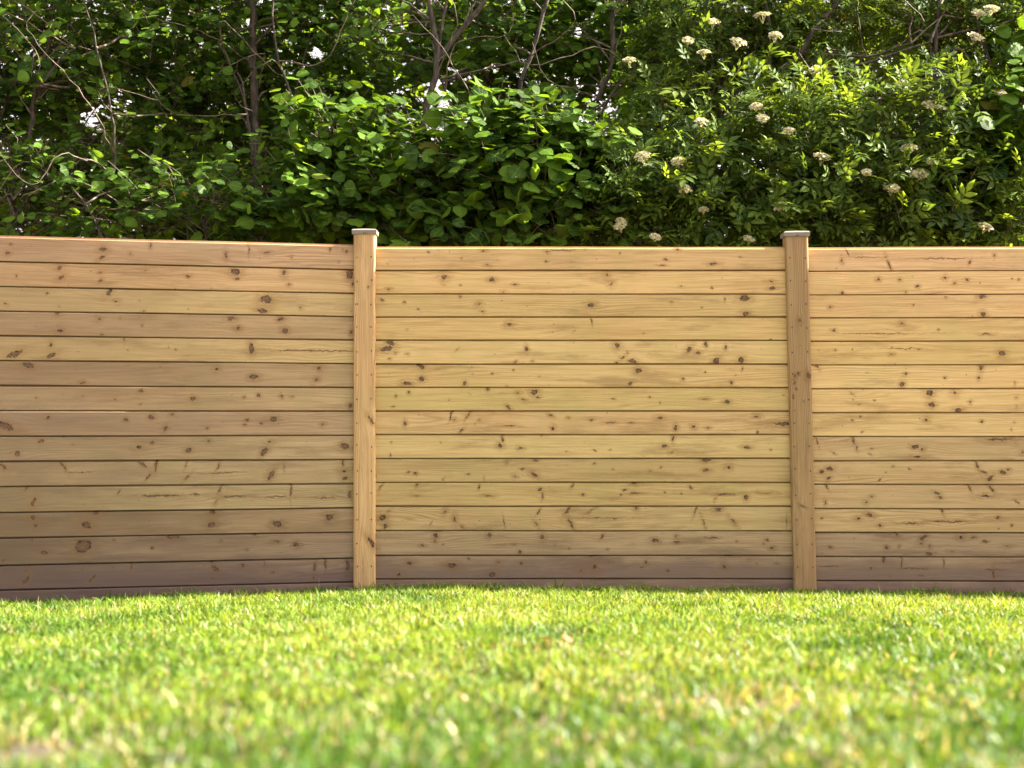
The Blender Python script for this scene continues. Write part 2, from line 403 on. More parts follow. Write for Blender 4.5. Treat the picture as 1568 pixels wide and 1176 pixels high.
# joints between boards and knots as measured, in metres: along, up, then millimetres along, across, degrees
JOINTS = {'L': [1.4419, 1.3398, 1.2388, 1.1395, 1.0402, 0.9397, 0.8384, 0.7372, 0.6353, 0.5335, 0.4311, 0.3282, 0.2261, 0.117, 0.0169, -0.075], 'C': [1.4353, 1.3379, 1.2366, 1.1387, 1.0391, 0.9381, 0.8376, 0.7377, 0.6384, 0.5374, 0.4361, 0.3348, 0.2308, 0.1267, 0.0282, -0.075], 'R': [1.4322, 1.3346, 1.2333, 1.1345, 1.0354, 0.9342, 0.8329, 0.7316, 0.6303, 0.5277, 0.4278, 0.3251, 0.2239, 0.1226, 0.0213, -0.075]}
KNOTS = {
 'L': [
  [(0.42,0.033,11.3,6.6,0),(0.432,0.069,5.6,3.8,0),(0.786,0.024,17.2,7.6,45),(0.791,0.057,15.2,9.5,0),(0.9,0.041,7.7,5.7,0),(0.979,0.081,4.8,11.5,0),(1.283,0.046,6.8,17.5,0),(1.376,0.068,2.9,15.6,0),(1.453,0.06,13.7,4.9,0)],
  [(0.622,0.08,13.3,10.4,0),(0.629,0.04,18.9,6.6,40),(0.78,0.065,7.6,4.8,0),(0.783,0.029,8.6,4.8,50),(0.958,0.076,7.7,6.7,0),(1.13,0.056,7.7,4.8,0),(1.322,0.08,15.6,11.7,0),(1.33,0.049,7.8,3.9,0),(1.523,0.08,8.8,13.7,0),(1.541,0.028,6.9,4.9,0),(1.798,0.079,13.8,19.8,0),(1.81,0.04,5.9,7.9,0)],
  [(0.574,0.072,3.8,3.8,0),(0.621,0.021,4.7,3.8,0),(0.815,0.082,8.6,19.1,-35),(0.847,0.046,13.4,8.6,0),(0.936,0.049,3.8,3.8,0),(0.953,0.008,7.7,4.8,0),(1.433,0.016,19.5,7.8,0),(1.45,0.065,21.5,13.7,0),(1.592,0.03,7.9,7.9,0)],
  [(0.615,0.092,11.4,6.6,0),(0.626,0.019,17.0,13.3,0),(0.777,0.07,11.4,10.5,0),(0.788,0.007,5.7,3.8,0),(0.861,0.073,3.8,3.8,0),(0.947,0.047,4.8,4.8,0),(1.305,0.082,13.6,6.8,0),(1.333,0.04,11.7,8.8,0),(1.51,0.083,13.7,8.8,0),(1.527,0.034,10.8,8.8,0),(1.805,0.03,7.9,11.9,0)],
  [(0.454,0.025,28.2,9.4,25),(0.59,0.062,8.5,11.4,0),(0.592,0.019,17.0,8.5,30),(0.875,0.089,3.8,13.4,0),(0.893,0.046,2.9,2.9,0),(1.052,0.057,3.8,3.8,0),(1.083,0.048,2.9,2.9,0),(1.39,0.059,9.7,17.5,0),(1.656,0.051,147.6,2.0,0)],
  [(0.505,0.08,30.2,13.2,-15),(0.713,0.011,11.4,5.7,0),(1.248,0.073,13.6,10.7,0),(1.4,0.04,12.7,8.8,0),(1.658,0.029,15.7,10.8,30),(1.673,0.078,14.8,9.8,0)],
  [(0.539,0.047,5.7,4.7,0),(0.716,0.059,3.8,3.8,0),(0.843,0.048,3.8,3.8,0),(0.944,0.025,4.8,3.8,0),(0.944,0.077,8.6,5.8,0),(1.153,0.049,11.6,6.8,0),(1.36,0.057,5.8,4.9,0),(1.419,0.062,7.8,5.9,0),(1.513,0.059,4.9,4.9,0),(1.559,0.057,6.9,4.9,0),(1.802,0.022,7.9,7.9,0)],
  [(0.418,0.038,28.2,13.2,-20),(0.583,0.072,12.3,11.3,0),(0.886,0.063,6.7,6.7,0),(0.988,0.073,9.6,6.7,0),(1.044,0.027,7.7,12.5,-30),(1.072,0.085,9.6,8.7,0),(1.213,0.026,3.9,3.9,0),(1.365,0.044,5.8,3.9,0),(1.373,0.063,6.8,4.9,0),(1.433,0.05,4.9,3.9,0),(1.483,0.066,12.7,9.8,0),(1.688,0.044,8.9,6.9,0)],
  [(0.467,0.027,9.4,11.3,0),(0.557,0.078,9.4,7.6,0),(0.644,0.098,4.7,3.8,0),(0.68,0.064,2.8,2.8,0),(0.939,0.052,19.2,15.3,0),(0.992,0.072,6.7,4.8,0),(1.138,0.04,11.6,7.7,0),(1.217,0.077,8.7,6.8,0),(1.443,0.032,17.6,7.8,50),(1.464,0.073,13.7,5.9,0),(1.78,0.053,15.8,10.9,0)],
  [(0.414,0.081,15.0,5.6,-50),(0.644,0.08,17.1,3.8,-55),(0.706,0.055,52.3,1.4,0),(0.953,0.083,23.0,5.8,-30),(0.976,0.031,26.9,4.8,50),(1.007,0.081,4.8,21.1,-10),(1.127,0.083,2.9,19.3,-15),(1.13,0.028,21.2,3.9,50),(1.257,0.075,3.9,21.3,-25),(1.271,0.048,48.5,1.5,0),(1.472,0.037,8.8,19.5,-30),(1.527,0.074,3.9,17.6,0),(1.773,0.084,5.9,17.8,0),(1.778,0.054,17.8,9.9,0),(1.781,0.02,11.9,9.9,0)],
  [(0.5,0.093,4.7,17.0,-35),(0.532,0.039,9.4,22.7,-20),(0.861,0.076,2.9,9.6,-30),(1.027,0.058,69.2,3.4,0),(1.168,0.061,29.0,2.4,0),(1.252,0.035,5.8,17.5,-30),(1.267,0.085,3.9,17.5,-25),(1.328,0.051,46.7,2.9,0),(1.501,0.048,39.1,2.4,0),(1.556,0.075,2.9,23.5,0),(1.699,0.043,47.3,3.0,0),(1.802,0.058,5.9,13.8,0)],
  [(0.528,0.077,11.3,8.5,0),(0.539,0.046,13.2,7.6,0),(0.735,0.043,22.8,15.2,-20),(0.771,0.093,19.0,13.3,0),(1.231,0.038,15.5,11.6,0),(1.236,0.091,19.4,13.6,0),(1.499,0.036,17.6,10.8,0),(1.717,0.062,19.7,14.8,0)],
  [(0.525,0.102,2.8,11.3,0),(0.574,0.046,11.3,7.6,0),(0.724,0.069,45.6,32.3,20),(0.843,0.089,5.7,4.8,0),(0.948,0.106,7.7,4.8,0),(0.995,0.055,4.8,3.8,0),(1.079,0.102,23.1,9.6,0),(1.271,0.081,4.9,3.9,0),(1.376,0.042,5.8,4.9,0),(1.407,0.102,7.8,4.9,0),(1.498,0.072,14.7,4.9,0),(1.578,0.059,12.8,8.8,0)],
  [(0.505,0.036,6.6,18.9,-30),(0.505,0.077,5.7,4.7,0),(0.721,0.075,3.8,8.6,0),(0.76,0.038,17.1,4.8,45),(0.91,0.092,2.9,17.2,0),(1.232,0.095,13.6,9.7,0),(1.238,0.025,5.8,13.6,20),(1.248,0.065,15.5,7.8,-45),(1.359,0.077,5.8,4.9,0),(1.448,0.083,2.9,15.6,0),(1.481,0.045,7.8,3.9,0),(1.651,0.017,5.9,13.8,-30),(1.656,0.061,4.9,15.7,0),(1.699,0.08,3.0,19.7,0),(1.788,0.022,6.9,17.8,-30),(1.793,0.063,6.9,19.8,0)],
  [(1.018,0.079,13.5,4.8,0),(1.144,0.072,13.5,4.8,0),(1.366,0.075,5.8,3.9,0)],
 ],
 'C': [
  [(0.098,0.023,3.0,3.0,0),(0.271,0.074,3.8,3.0,0),(0.36,0.077,3.0,3.0,0),(0.414,0.048,3.8,3.8,0),(0.505,0.082,13.6,5.3,0),(0.522,0.018,12.1,5.3,0),(0.776,0.034,6.0,3.8,0),(0.776,0.074,9.1,6.8,0),(0.842,0.084,45.3,1.5,0),(1.089,0.073,3.0,3.0,0),(1.267,0.018,12.1,3.0,0),(1.282,0.044,6.8,3.8,0),(1.334,0.086,7.6,4.5,0),(1.486,0.025,18.1,5.3,0),(1.599,0.055,4.5,3.0,0)],
  [(0.102,0.019,9.1,6.0,0),(0.338,0.07,16.6,12.8,0),(0.34,0.037,5.3,3.0,0),(0.407,0.036,3.8,3.0,0),(0.544,0.059,10.6,6.8,0),(0.592,0.009,9.1,5.3,0),(0.641,0.04,7.6,3.8,0),(1.031,0.08,9.8,11.3,0),(1.05,0.04,12.8,9.8,0),(1.348,0.031,7.6,4.5,0),(1.479,0.022,4.5,3.8,0),(1.731,0.051,16.6,5.3,0),(1.736,0.023,13.6,6.8,0)],
  [(0.407,0.085,4.5,3.8,0),(0.487,0.051,13.6,9.8,0),(0.502,0.021,9.1,5.3,0),(0.961,0.048,15.1,9.8,0),(1.306,0.059,6.0,4.5,0),(1.434,0.038,3.0,3.0,0),(1.532,0.072,3.0,6.8,0),(1.618,0.076,19.6,12.8,0),(1.623,0.011,13.6,8.3,0)],
  [(0.178,0.042,3.8,3.8,0),(0.618,0.066,13.6,9.1,0),(0.896,0.039,3.8,3.0,0),(0.967,0.081,3.0,11.3,10),(1.189,0.026,3.0,3.0,0),(1.73,0.002,3.8,3.0,0)],
  [(0.095,0.063,22.7,9.8,10),(0.11,0.019,6.8,4.5,0),(0.11,0.087,16.6,9.1,-20),(0.13,0.046,7.6,5.3,0),(0.183,0.041,7.6,4.5,0),(0.203,0.061,3.8,3.8,0),(0.358,0.029,2.3,2.3,0),(0.394,0.059,8.3,3.0,40),(0.591,0.035,6.0,3.0,0),(0.629,0.036,3.8,3.0,0),(0.641,0.006,7.6,3.8,30),(0.69,0.063,6.0,9.1,0),(0.713,0.008,7.6,5.3,40),(0.828,0.072,3.8,3.0,0),(0.843,0.027,3.0,6.8,0),(0.919,0.04,6.8,3.0,0),(1.074,0.004,7.6,3.8,0),(1.075,0.078,12.1,15.1,0),(1.097,0.026,12.8,6.8,45),(1.119,0.046,6.0,4.5,0),(1.14,0.01,13.6,6.8,0),(1.208,0.074,2.3,9.1,-35),(1.38,0.059,8.3,16.6,-35),(1.418,0.044,9.1,6.8,0),(1.453,0.08,6.0,9.1,0),(1.497,0.012,13.6,9.1,30),(1.537,0.071,5.3,7.6,0),(1.588,0.038,9.1,2.3,0),(1.603,0.012,10.6,10.6,-30),(1.623,0.054,7.6,3.0,0),(1.765,0.029,4.5,3.8,0)],
  [(0.181,0.014,16.6,9.1,0),(0.237,0.091,18.1,7.6,-30),(0.243,0.035,9.8,7.6,0),(0.428,0.016,6.0,6.0,0),(0.462,0.054,3.0,3.0,0),(0.545,0.059,3.0,3.0,0),(0.607,0.007,6.0,3.0,0),(0.634,0.075,3.0,2.3,0),(0.743,0.044,3.0,3.0,0),(1.131,0.013,13.6,6.8,30),(1.166,0.071,15.1,8.3,0),(1.353,0.035,6.0,5.3,0),(1.448,0.063,3.0,2.3,0),(1.563,0.018,5.3,4.5,0),(1.578,0.05,2.3,2.3,0),(1.606,0.078,3.0,6.8,0)],
  [(0.362,0.046,3.0,2.3,0),(0.447,0.071,6.0,3.0,-40),(0.524,0.093,3.8,6.0,0),(0.613,0.014,10.6,4.5,-35),(0.653,0.076,9.8,6.8,0),(0.675,0.048,13.6,5.3,-15),(0.724,0.078,12.1,12.1,0),(0.736,0.055,10.6,5.3,0),(1.057,0.05,6.0,2.3,0),(1.212,0.057,3.8,3.0,0),(1.257,0.036,3.0,3.0,0),(1.448,0.05,18.1,5.3,0),(1.542,0.039,11.3,6.0,0),(1.784,0.065,3.8,3.0,0)],
  [(0.173,0.044,6.0,9.1,0),(0.203,0.071,2.3,7.6,0),(0.369,0.081,3.0,16.6,-20),(0.382,0.063,9.1,6.8,0),(0.415,0.014,15.1,5.3,50),(0.443,0.083,3.0,16.6,-30),(0.487,0.057,6.0,3.8,0),(0.494,0.044,4.5,3.0,0),(0.619,0.033,22.7,1.9,0),(0.789,0.081,12.1,5.3,-30),(0.802,0.022,7.6,10.6,0),(0.868,0.069,7.6,4.5,0),(0.963,0.06,7.6,5.3,0),(1.047,0.048,19.6,1.9,0),(1.138,0.047,13.6,1.9,0),(1.255,0.068,12.1,6.0,0),(1.323,0.026,6.8,12.1,0),(1.397,0.033,9.8,8.3,0),(1.459,0.027,9.1,3.8,0),(1.665,0.076,13.6,6.0,0),(1.672,0.008,3.0,6.0,0),(1.776,0.044,41.5,6.8,0)],
  [(0.11,0.012,3.0,3.0,0),(0.116,0.064,3.0,3.0,0),(0.326,0.066,2.3,2.3,0),(0.577,0.051,9.8,9.1,0),(0.589,0.081,4.5,15.1,10),(0.663,0.043,10.6,8.3,0),(0.753,0.093,3.8,3.0,0),(0.86,0.03,4.5,3.0,0),(0.979,0.031,4.5,3.0,0),(1.044,0.032,4.5,3.0,0),(1.274,0.049,12.1,6.8,0),(1.308,0.027,13.6,6.0,20),(1.312,0.081,6.0,13.6,0),(1.625,0.045,13.6,6.0,0),(1.727,0.034,3.8,3.0,0)],
  [(0.339,0.01,3.8,7.6,-30),(0.441,0.031,6.0,3.0,0),(0.509,0.016,3.8,6.8,0),(0.605,0.083,6.8,8.3,0),(0.641,0.025,10.6,6.8,0),(0.673,0.054,7.6,3.8,0),(0.722,0.03,21.1,9.8,-40),(0.728,0.09,9.1,3.8,0),(0.979,0.078,5.3,3.8,0),(1.057,0.053,3.8,3.0,0),(1.214,0.044,6.0,3.8,0),(1.26,0.063,4.5,3.0,0),(1.454,0.048,12.1,5.3,0),(1.454,0.09,16.6,6.0,0),(1.547,0.062,10.6,9.8,0)],
  [(0.073,0.081,3.0,10.6,-30),(0.222,0.042,16.6,3.0,0),(0.224,0.089,3.8,9.1,-20),(0.326,0.06,3.8,2.3,0),(0.487,0.078,3.8,6.8,-30),(0.528,0.042,19.6,4.5,0),(0.747,0.069,6.8,4.5,0),(0.756,0.042,3.8,10.6,0),(0.883,0.084,3.8,9.1,-30),(0.927,0.046,6.8,3.8,0),(1.091,0.048,4.5,3.0,0),(1.102,0.066,7.6,3.8,0),(1.146,0.094,9.1,5.3,0),(1.153,0.052,19.6,3.0,0),(1.276,0.053,4.5,2.3,0),(1.348,0.053,3.0,3.0,0),(1.387,0.078,8.3,3.8,-30),(1.49,0.027,3.8,10.6,-20),(1.531,0.05,41.5,3.8,0),(1.621,0.035,7.6,9.1,0),(1.708,0.053,37.8,3.8,0)],
  [(0.079,0.052,15.1,10.6,0),(0.092,0.018,10.6,12.1,0),(0.105,0.08,10.6,5.3,40),(0.284,0.027,3.0,10.6,-20),(0.343,0.078,7.6,13.6,-30),(0.385,0.048,9.1,16.6,0),(0.419,0.014,12.1,5.3,-30),(0.596,0.033,2.3,18.1,10),(0.732,0.025,6.0,19.6,35),(0.74,0.078,3.0,13.6,-35),(0.864,0.084,4.5,19.6,-35),(0.876,0.029,6.0,24.2,30),(0.964,0.082,24.2,3.8,30),(0.995,0.052,83.1,1.1,0),(1.155,0.093,9.1,12.1,20),(1.406,0.082,3.0,18.1,-25),(1.44,0.033,4.5,24.2,20),(1.501,0.087,13.6,10.6,0),(1.565,0.037,6.0,22.7,40),(1.79,0.037,1.9,18.1,0)],
  [(0.249,0.041,10.6,4.5,0),(0.304,0.058,9.1,6.8,0),(0.305,0.083,9.8,15.1,0),(0.334,0.045,4.5,3.0,0),(0.53,0.084,7.6,9.8,-20),(0.636,0.041,6.8,3.8,0),(0.66,0.012,7.6,5.3,0),(0.756,0.074,9.1,8.3,0),(0.808,0.042,4.5,3.0,0),(0.868,0.027,3.8,3.0,0),(1.01,0.08,4.5,11.3,-30),(1.031,0.026,3.8,3.0,0),(1.236,0.06,15.1,6.8,0),(1.325,0.055,10.6,5.3,0),(1.325,0.08,6.8,6.8,0),(1.47,0.073,30.2,2.3,0),(1.582,0.057,4.5,3.0,0),(1.693,0.05,3.8,3.0,0),(1.708,0.064,6.8,4.5,0),(1.729,0.027,10.6,8.3,0)],
  [(0.15,0.016,13.6,16.6,-40),(0.193,0.063,17.4,10.6,0),(0.373,0.054,25.7,12.1,0),(0.445,0.084,3.0,3.0,0),(0.545,0.016,15.1,10.6,30),(0.572,0.066,11.3,7.6,0),(0.666,0.062,4.5,3.8,0),(0.919,0.033,15.1,9.8,0),(0.972,0.096,15.1,4.5,0),(0.976,0.047,19.6,18.1,0),(1.177,0.046,7.6,3.0,0),(1.195,0.066,4.5,3.8,0),(1.288,0.032,6.0,4.5,0),(1.526,0.05,10.6,8.3,0),(1.546,0.096,15.1,4.5,0),(1.665,0.063,3.8,3.0,0),(1.75,0.065,6.0,3.8,0)],
  [(0.528,0.088,16.6,5.3,-30),(0.791,0.088,12.1,6.8,0),(0.991,0.071,7.6,3.8,0),(1.429,0.068,9.1,3.8,0),(1.493,0.093,4.5,15.1,0)],
 ],
 'R': [
  [(0.174,0.042,6.0,9.8,0),(0.196,0.077,2.3,11.3,15),(0.267,0.056,41.5,1.2,0),(0.357,0.054,7.5,3.0,0),(0.372,0.026,4.5,25.6,20),(0.604,0.05,82.8,1.5,0),(0.712,0.032,3.8,9.0,-20),(0.816,0.062,5.3,6.8,0)],
  [(0.174,0.006,6.0,4.5,0),(0.325,0.062,9.0,6.0,0),(0.418,0.059,6.8,5.3,0),(0.442,0.01,3.8,3.8,0),(0.472,0.074,3.8,2.3,0),(0.493,0.03,6.8,6.0,0),(0.607,0.068,7.5,6.8,0),(0.649,0.045,6.0,5.3,0),(0.701,0.06,6.0,5.3,0),(0.753,0.046,2.3,2.3,0),(0.889,0.063,3.0,3.0,0),(0.918,0.06,3.8,3.8,0)],
  [(0.121,0.042,9.1,6.0,0),(0.473,0.053,3.8,3.0,0),(0.611,0.085,4.5,3.8,0),(0.764,0.089,18.1,7.5,30),(0.766,0.013,9.8,8.3,0)],
  [(0.136,0.044,6.8,3.8,0),(0.342,0.031,105.5,1.1,0),(0.424,0.072,10.5,6.8,0),(0.578,0.046,4.5,3.0,0),(0.779,0.027,18.1,3.0,0)],
  [(0.071,0.063,2.3,2.3,0),(0.142,0.061,3.8,3.8,0),(0.213,0.063,2.3,2.3,0),(0.38,0.044,9.0,5.3,0),(0.381,0.072,3.8,3.0,0),(0.439,0.067,60.3,1.1,0),(0.494,0.064,3.8,3.0,0),(0.844,0.045,12.0,9.0,0)],
  [(0.065,0.091,5.3,10.6,40),(0.278,0.066,6.0,2.3,0),(0.424,0.019,9.0,9.0,0),(0.437,0.06,6.0,5.3,0),(0.604,0.045,5.3,4.5,0),(0.745,0.043,6.0,8.3,0),(0.755,0.085,6.8,10.5,0),(0.896,0.022,3.0,7.5,0)],
  [(0.211,0.079,12.1,3.0,-40),(0.215,0.052,3.0,3.0,0),(0.241,0.031,4.5,3.0,0),(0.307,0.05,3.8,2.3,0),(0.538,0.081,13.6,12.8,0),(0.546,0.03,11.3,8.3,0),(0.645,0.082,12.8,12.8,0),(0.66,0.01,13.5,6.8,0),(0.708,0.042,6.0,6.0,0),(0.902,0.022,5.3,6.0,0),(0.904,0.063,6.0,5.3,0)],
  [(0.213,0.065,4.5,3.8,0),(0.245,0.084,4.5,3.0,0),(0.252,0.017,3.8,3.0,0),(0.524,0.069,11.3,9.0,0),(0.757,0.062,6.0,5.3,0),(0.881,0.028,3.0,6.0,0),(0.891,0.058,4.5,3.8,0)],
  [(0.061,0.081,3.0,13.6,20),(0.132,0.033,7.5,3.8,-30),(0.216,0.084,3.8,16.6,15),(0.23,0.053,4.5,9.8,0),(0.286,0.025,9.0,3.8,-40),(0.293,0.048,4.5,3.8,0),(0.478,0.057,12.1,6.8,0),(0.484,0.014,34.7,7.5,0),(0.508,0.047,10.5,8.3,0),(0.835,0.088,45.1,3.0,0),(0.926,0.033,10.5,8.3,0)],
  [(0.081,0.051,9.1,6.8,0),(0.111,0.023,6.8,10.6,-30),(0.116,0.064,12.1,6.8,0),(0.327,0.018,6.8,3.0,30),(0.352,0.048,3.8,3.0,0),(0.383,0.074,5.3,3.8,0),(0.453,0.063,3.8,3.0,0),(0.734,0.078,4.5,22.6,25),(0.764,0.048,13.5,4.5,-20),(0.79,0.024,6.8,15.0,-40),(0.842,0.047,12.0,6.8,0),(0.866,0.058,7.5,5.3,0)],
  [(0.096,0.023,5.3,9.1,0),(0.102,0.09,3.0,13.6,30),(0.266,0.024,9.0,7.5,0),(0.29,0.05,9.0,5.3,0),(0.565,0.066,12.0,4.5,-20),(0.576,0.047,9.0,5.3,0),(0.704,0.085,3.0,13.5,25),(0.768,0.051,33.1,7.5,0),(0.794,0.082,5.3,16.5,35),(0.898,0.027,9.0,3.0,-35)],
  [(0.08,0.057,4.5,2.3,0),(0.236,0.058,14.3,8.3,0),(0.28,0.072,16.6,8.3,-20),(0.325,0.026,9.8,6.0,0),(0.454,0.037,45.2,3.8,0),(0.585,0.091,4.5,15.1,25),(0.619,0.045,75.3,3.0,0),(0.821,0.06,7.5,6.0,0),(0.824,0.019,3.8,3.0,0),(0.877,0.03,3.8,3.0,0)],
  [(0.117,0.037,6.8,4.5,0),(0.353,0.036,6.8,5.3,0),(0.395,0.093,3.8,8.3,0),(0.406,0.04,4.5,7.5,-30),(0.499,0.052,9.0,6.0,0),(0.507,0.078,18.1,8.3,50),(0.531,0.01,12.1,5.3,0),(0.533,0.041,5.3,9.0,0),(0.626,0.02,13.6,5.3,0),(0.665,0.079,13.5,11.3,0),(0.716,0.079,10.5,4.5,0),(0.766,0.064,9.8,4.5,0),(0.856,0.043,12.0,3.0,0)],
  [(0.11,0.058,41.5,1.5,0),(0.286,0.049,3.8,3.0,0),(0.342,0.091,4.5,13.6,0),(0.368,0.016,3.8,3.0,0),(0.416,0.079,2.3,25.6,0),(0.469,0.049,60.3,1.7,0),(0.495,0.019,10.5,2.3,0),(0.591,0.074,3.0,15.1,0),(0.798,0.026,5.3,19.6,0),(0.813,0.046,45.1,1.5,0)],
  [(0.553,0.073,4.5,9.8,0),(0.85,0.074,6.8,4.5,0)],
 ],
}


# ------------------------------------------------------------------ the fence
PANELS = {'L': ((-2.454, -.37), (-.63, 0)), 'C': ((-.63, 0), (1.23, 0)), 'R': ((1.23, 0), (3.09, -.05)),
          'outer_left': ((-4.20, -.92), (-2.454, -.37)), 'outer_right': ((3.09, -.05), (4.94, -.16))}
TONES = {
 'L': [(190,150,100),(202,160,98),(196,165,98),(178,144,92),(197,167,98),(174,142,92),(182,152,98),(174,143,98),(176,150,98),(178,152,98),(172,150,95),(158,130,86),(150,122,84),(146,118,86),(138,110,84)],
 'C': [(212,167,97),(222,178,100),(205,170,92),(210,172,92),(214,180,102),(210,175,97),(202,172,90),(205,166,97),(204,175,98),(188,158,88),(192,162,88),(187,158,92),(178,148,93),(166,136,90),(156,124,88)],
 'R': [(222,172,108),(228,180,106),(222,176,102),(216,176,96),(214,176,92),(225,186,106),(222,182,102),(217,180,102),(192,158,97),(196,162,97),(192,157,97),(196,162,97),(174,142,92),(172,140,92),(160,126,90)],
}
for k_, s_ in (('outer_left', 'C'), ('outer_right', 'L')):
    JOINTS[k_], KNOTS[k_], TONES[k_] = JOINTS[s_], [[(a + .04, b_, c, d, e) for (a, b_, c, d, e) in r] for r in KNOTS[s_]], TONES[s_]

# keep each board's lightness, calm its hue towards that of the whole fence
def calm(t, hue=(.640, .405, .130)):
    c = lin(t)
    y, yh = c[0] * .3 + c[1] * .6 + c[2] * .1, hue[0] * .3 + hue[1] * .6 + hue[2] * .1
    k = .58
    out = [c[j] * k + hue[j] * (y / yh) * (1 - k) for j in range(3)]
    return tuple(255 * (1.055 * max(v, .0032) ** (1 / 2.4) - .055) for v in out)


for k_ in ('L', 'C', 'R', 'outer_left', 'outer_right'):
    TONES[k_] = [calm(t) if i < 12 else calm(t, (.58, .385, .145)) for i, t in enumerate(TONES[k_])]

for k_ in JOINTS:
    JOINTS[k_][15] = -.12

fence = empty('wooden_fence', (-.63, 0, 0), 'tall new pine fence of horizontal boards between capped posts, at the edge of the lawn', 'fence')


def board_mesh(L, h, seed):
    r = random.Random(seed)
    c = .0022
    prof = [(0, c), (.0022, 0), (.030, 0), (.030, h), (.027, h), (.027, h + .010), (.023, h + .010), (.023, h), (.0022, h), (0, h - c)]
    n = 5
    V, F = [], []
    for i in range(n):
        x = L * i / (n - 1)
        a, b2, yo = r.uniform(-.0012, .0014), r.uniform(-.0014, .0010), r.uniform(-.0010, .0010)
        for (y, z) in prof:
            z2 = z + (b2 if z > h * .5 else a)
            V.append((x, y + yo, z2))
    k = len(prof)
    for i in range(n - 1):
        for j in range(k):
            a_, b_ = i * k + j, i * k + (j + 1) % k
            F.append((a_, a_ + k, b_ + k, b_))
    F.append(tuple(range(k)))
    F.append(tuple(reversed([(n - 1) * k + j for j in range(k)])))
    return V, F


for pi, (pk, ((ax, ay), (bx, by))) in enumerate(PANELS.items()):
    L = math.hypot(bx - ax, by - ay)
    rz = math.atan2(by - ay, bx - ax)
    rnd = random.Random(100 + pi)
    for row in range(15):
        z1, z0 = JOINTS[pk][row], JOINTS[pk][row + 1]
        kn = list(KNOTS[pk][row])
        # stretches of board outside the photograph get knots of their own
        lo, hi = (min([q[0] for q in kn] + [1.0]), max([q[0] for q in kn] + [.6]))
        if lo > .25:
            kn += [(rnd.uniform(.05, lo - .1), rnd.uniform(.015, .085), rnd.uniform(3, 8), rnd.uniform(3, 7), rnd.uniform(-40, 40)) for _ in range(3)]
        if hi < L - .35:
            kn += [(rnd.uniform(hi + .1, L - .05), rnd.uniform(.015, .085), rnd.uniform(3, 8), rnd.uniform(3, 7), rnd.uniform(-40, 40)) for _ in range(5)]
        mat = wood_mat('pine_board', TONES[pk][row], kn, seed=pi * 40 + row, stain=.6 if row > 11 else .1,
                       line=rnd.uniform(.6, 1.3), rough_sawn=1.0 if pk == 'L' else .5, splash={12: .0, 13: .065, 14: .13}.get(row), weather_vignette=(.42 + .038 * row) if pk == 'L' else (.15 if row > 11 else 0))
        V, F = board_mesh(L - .004, z1 - z0 - .0056, pi * 100 + row)
        o = add_obj('board', mesh_from('board', V, F, mat), fence)
        o.location = Vector((ax + math.cos(rz) * .002 + .63, ay + math.sin(rz) * .002 + rnd.uniform(-.0012, .0012), z0))
        o.rotation_euler = (0, 0, rz)


def rounded_post(w, d, z0, z1, r):
    """Square post with rounded long edges, as stacked outlines."""
    out = []
    for (cx, cy, a0) in ((w / 2 - r, d / 2 - r, 0), (-w / 2 + r, d / 2 - r, 90), (-w / 2 + r, -d / 2 + r, 180), (w / 2 - r, -d / 2 + r, 270)):
        for k in range(4):
            a = R(a0 + k * 30)
            out.append((cx + r * math.cos(a), cy + r * math.sin(a)))
    n = len(out)
    V = [(x, y, z0) for x, y in out] + [(x, y, z1) for x, y in out]
    F = [(i, (i + 1) % n, (i + 1) % n + n, i + n) for i in range(n)]
    F += [tuple(reversed(range(n))), tuple(range(n, 2 * n))]
    return V, F


def post_cap(w, d):
    """Square cap: upright lip, eased edge, shallow pyramid."""
    lv = [(-.0005, w / 2 - .004, d / 2 - .004), (0, w / 2, d / 2), (.0165, w / 2 + .001, d / 2 + .001), (.021, w / 2 - .004, d / 2 - .004), (.027, .006, .006)]
    V, F = [], []
    for z, a, b in lv:
        V += [(-a, -b, z), (a, -b, z), (a, b, z), (-a, b, z)]
    for i in range(len(lv) - 1):
        for j in range(4):
            F.append((i * 4 + j, i * 4 + (j + 1) % 4, i * 4 + 4 + (j + 1) % 4, i * 4 + 4 + j))
    F += [(3, 2, 1, 0), tuple(range(len(V) - 4, len(V)))]
    return V, F


nail_m, nt_, nb_ = new_mat('weathered_nail')
nb_.inputs['Base Color'].default_value = (.05, .038, .032, 1)
nb_.inputs['Metallic'].default_value = .6
nb_.inputs['Roughness'].default_value = .6
cap_m = wood_mat('weathered_cap_wood', (140, 128, 100), [(0.0, 0.0, 5, 3, 0)], seed=901, line=.6)

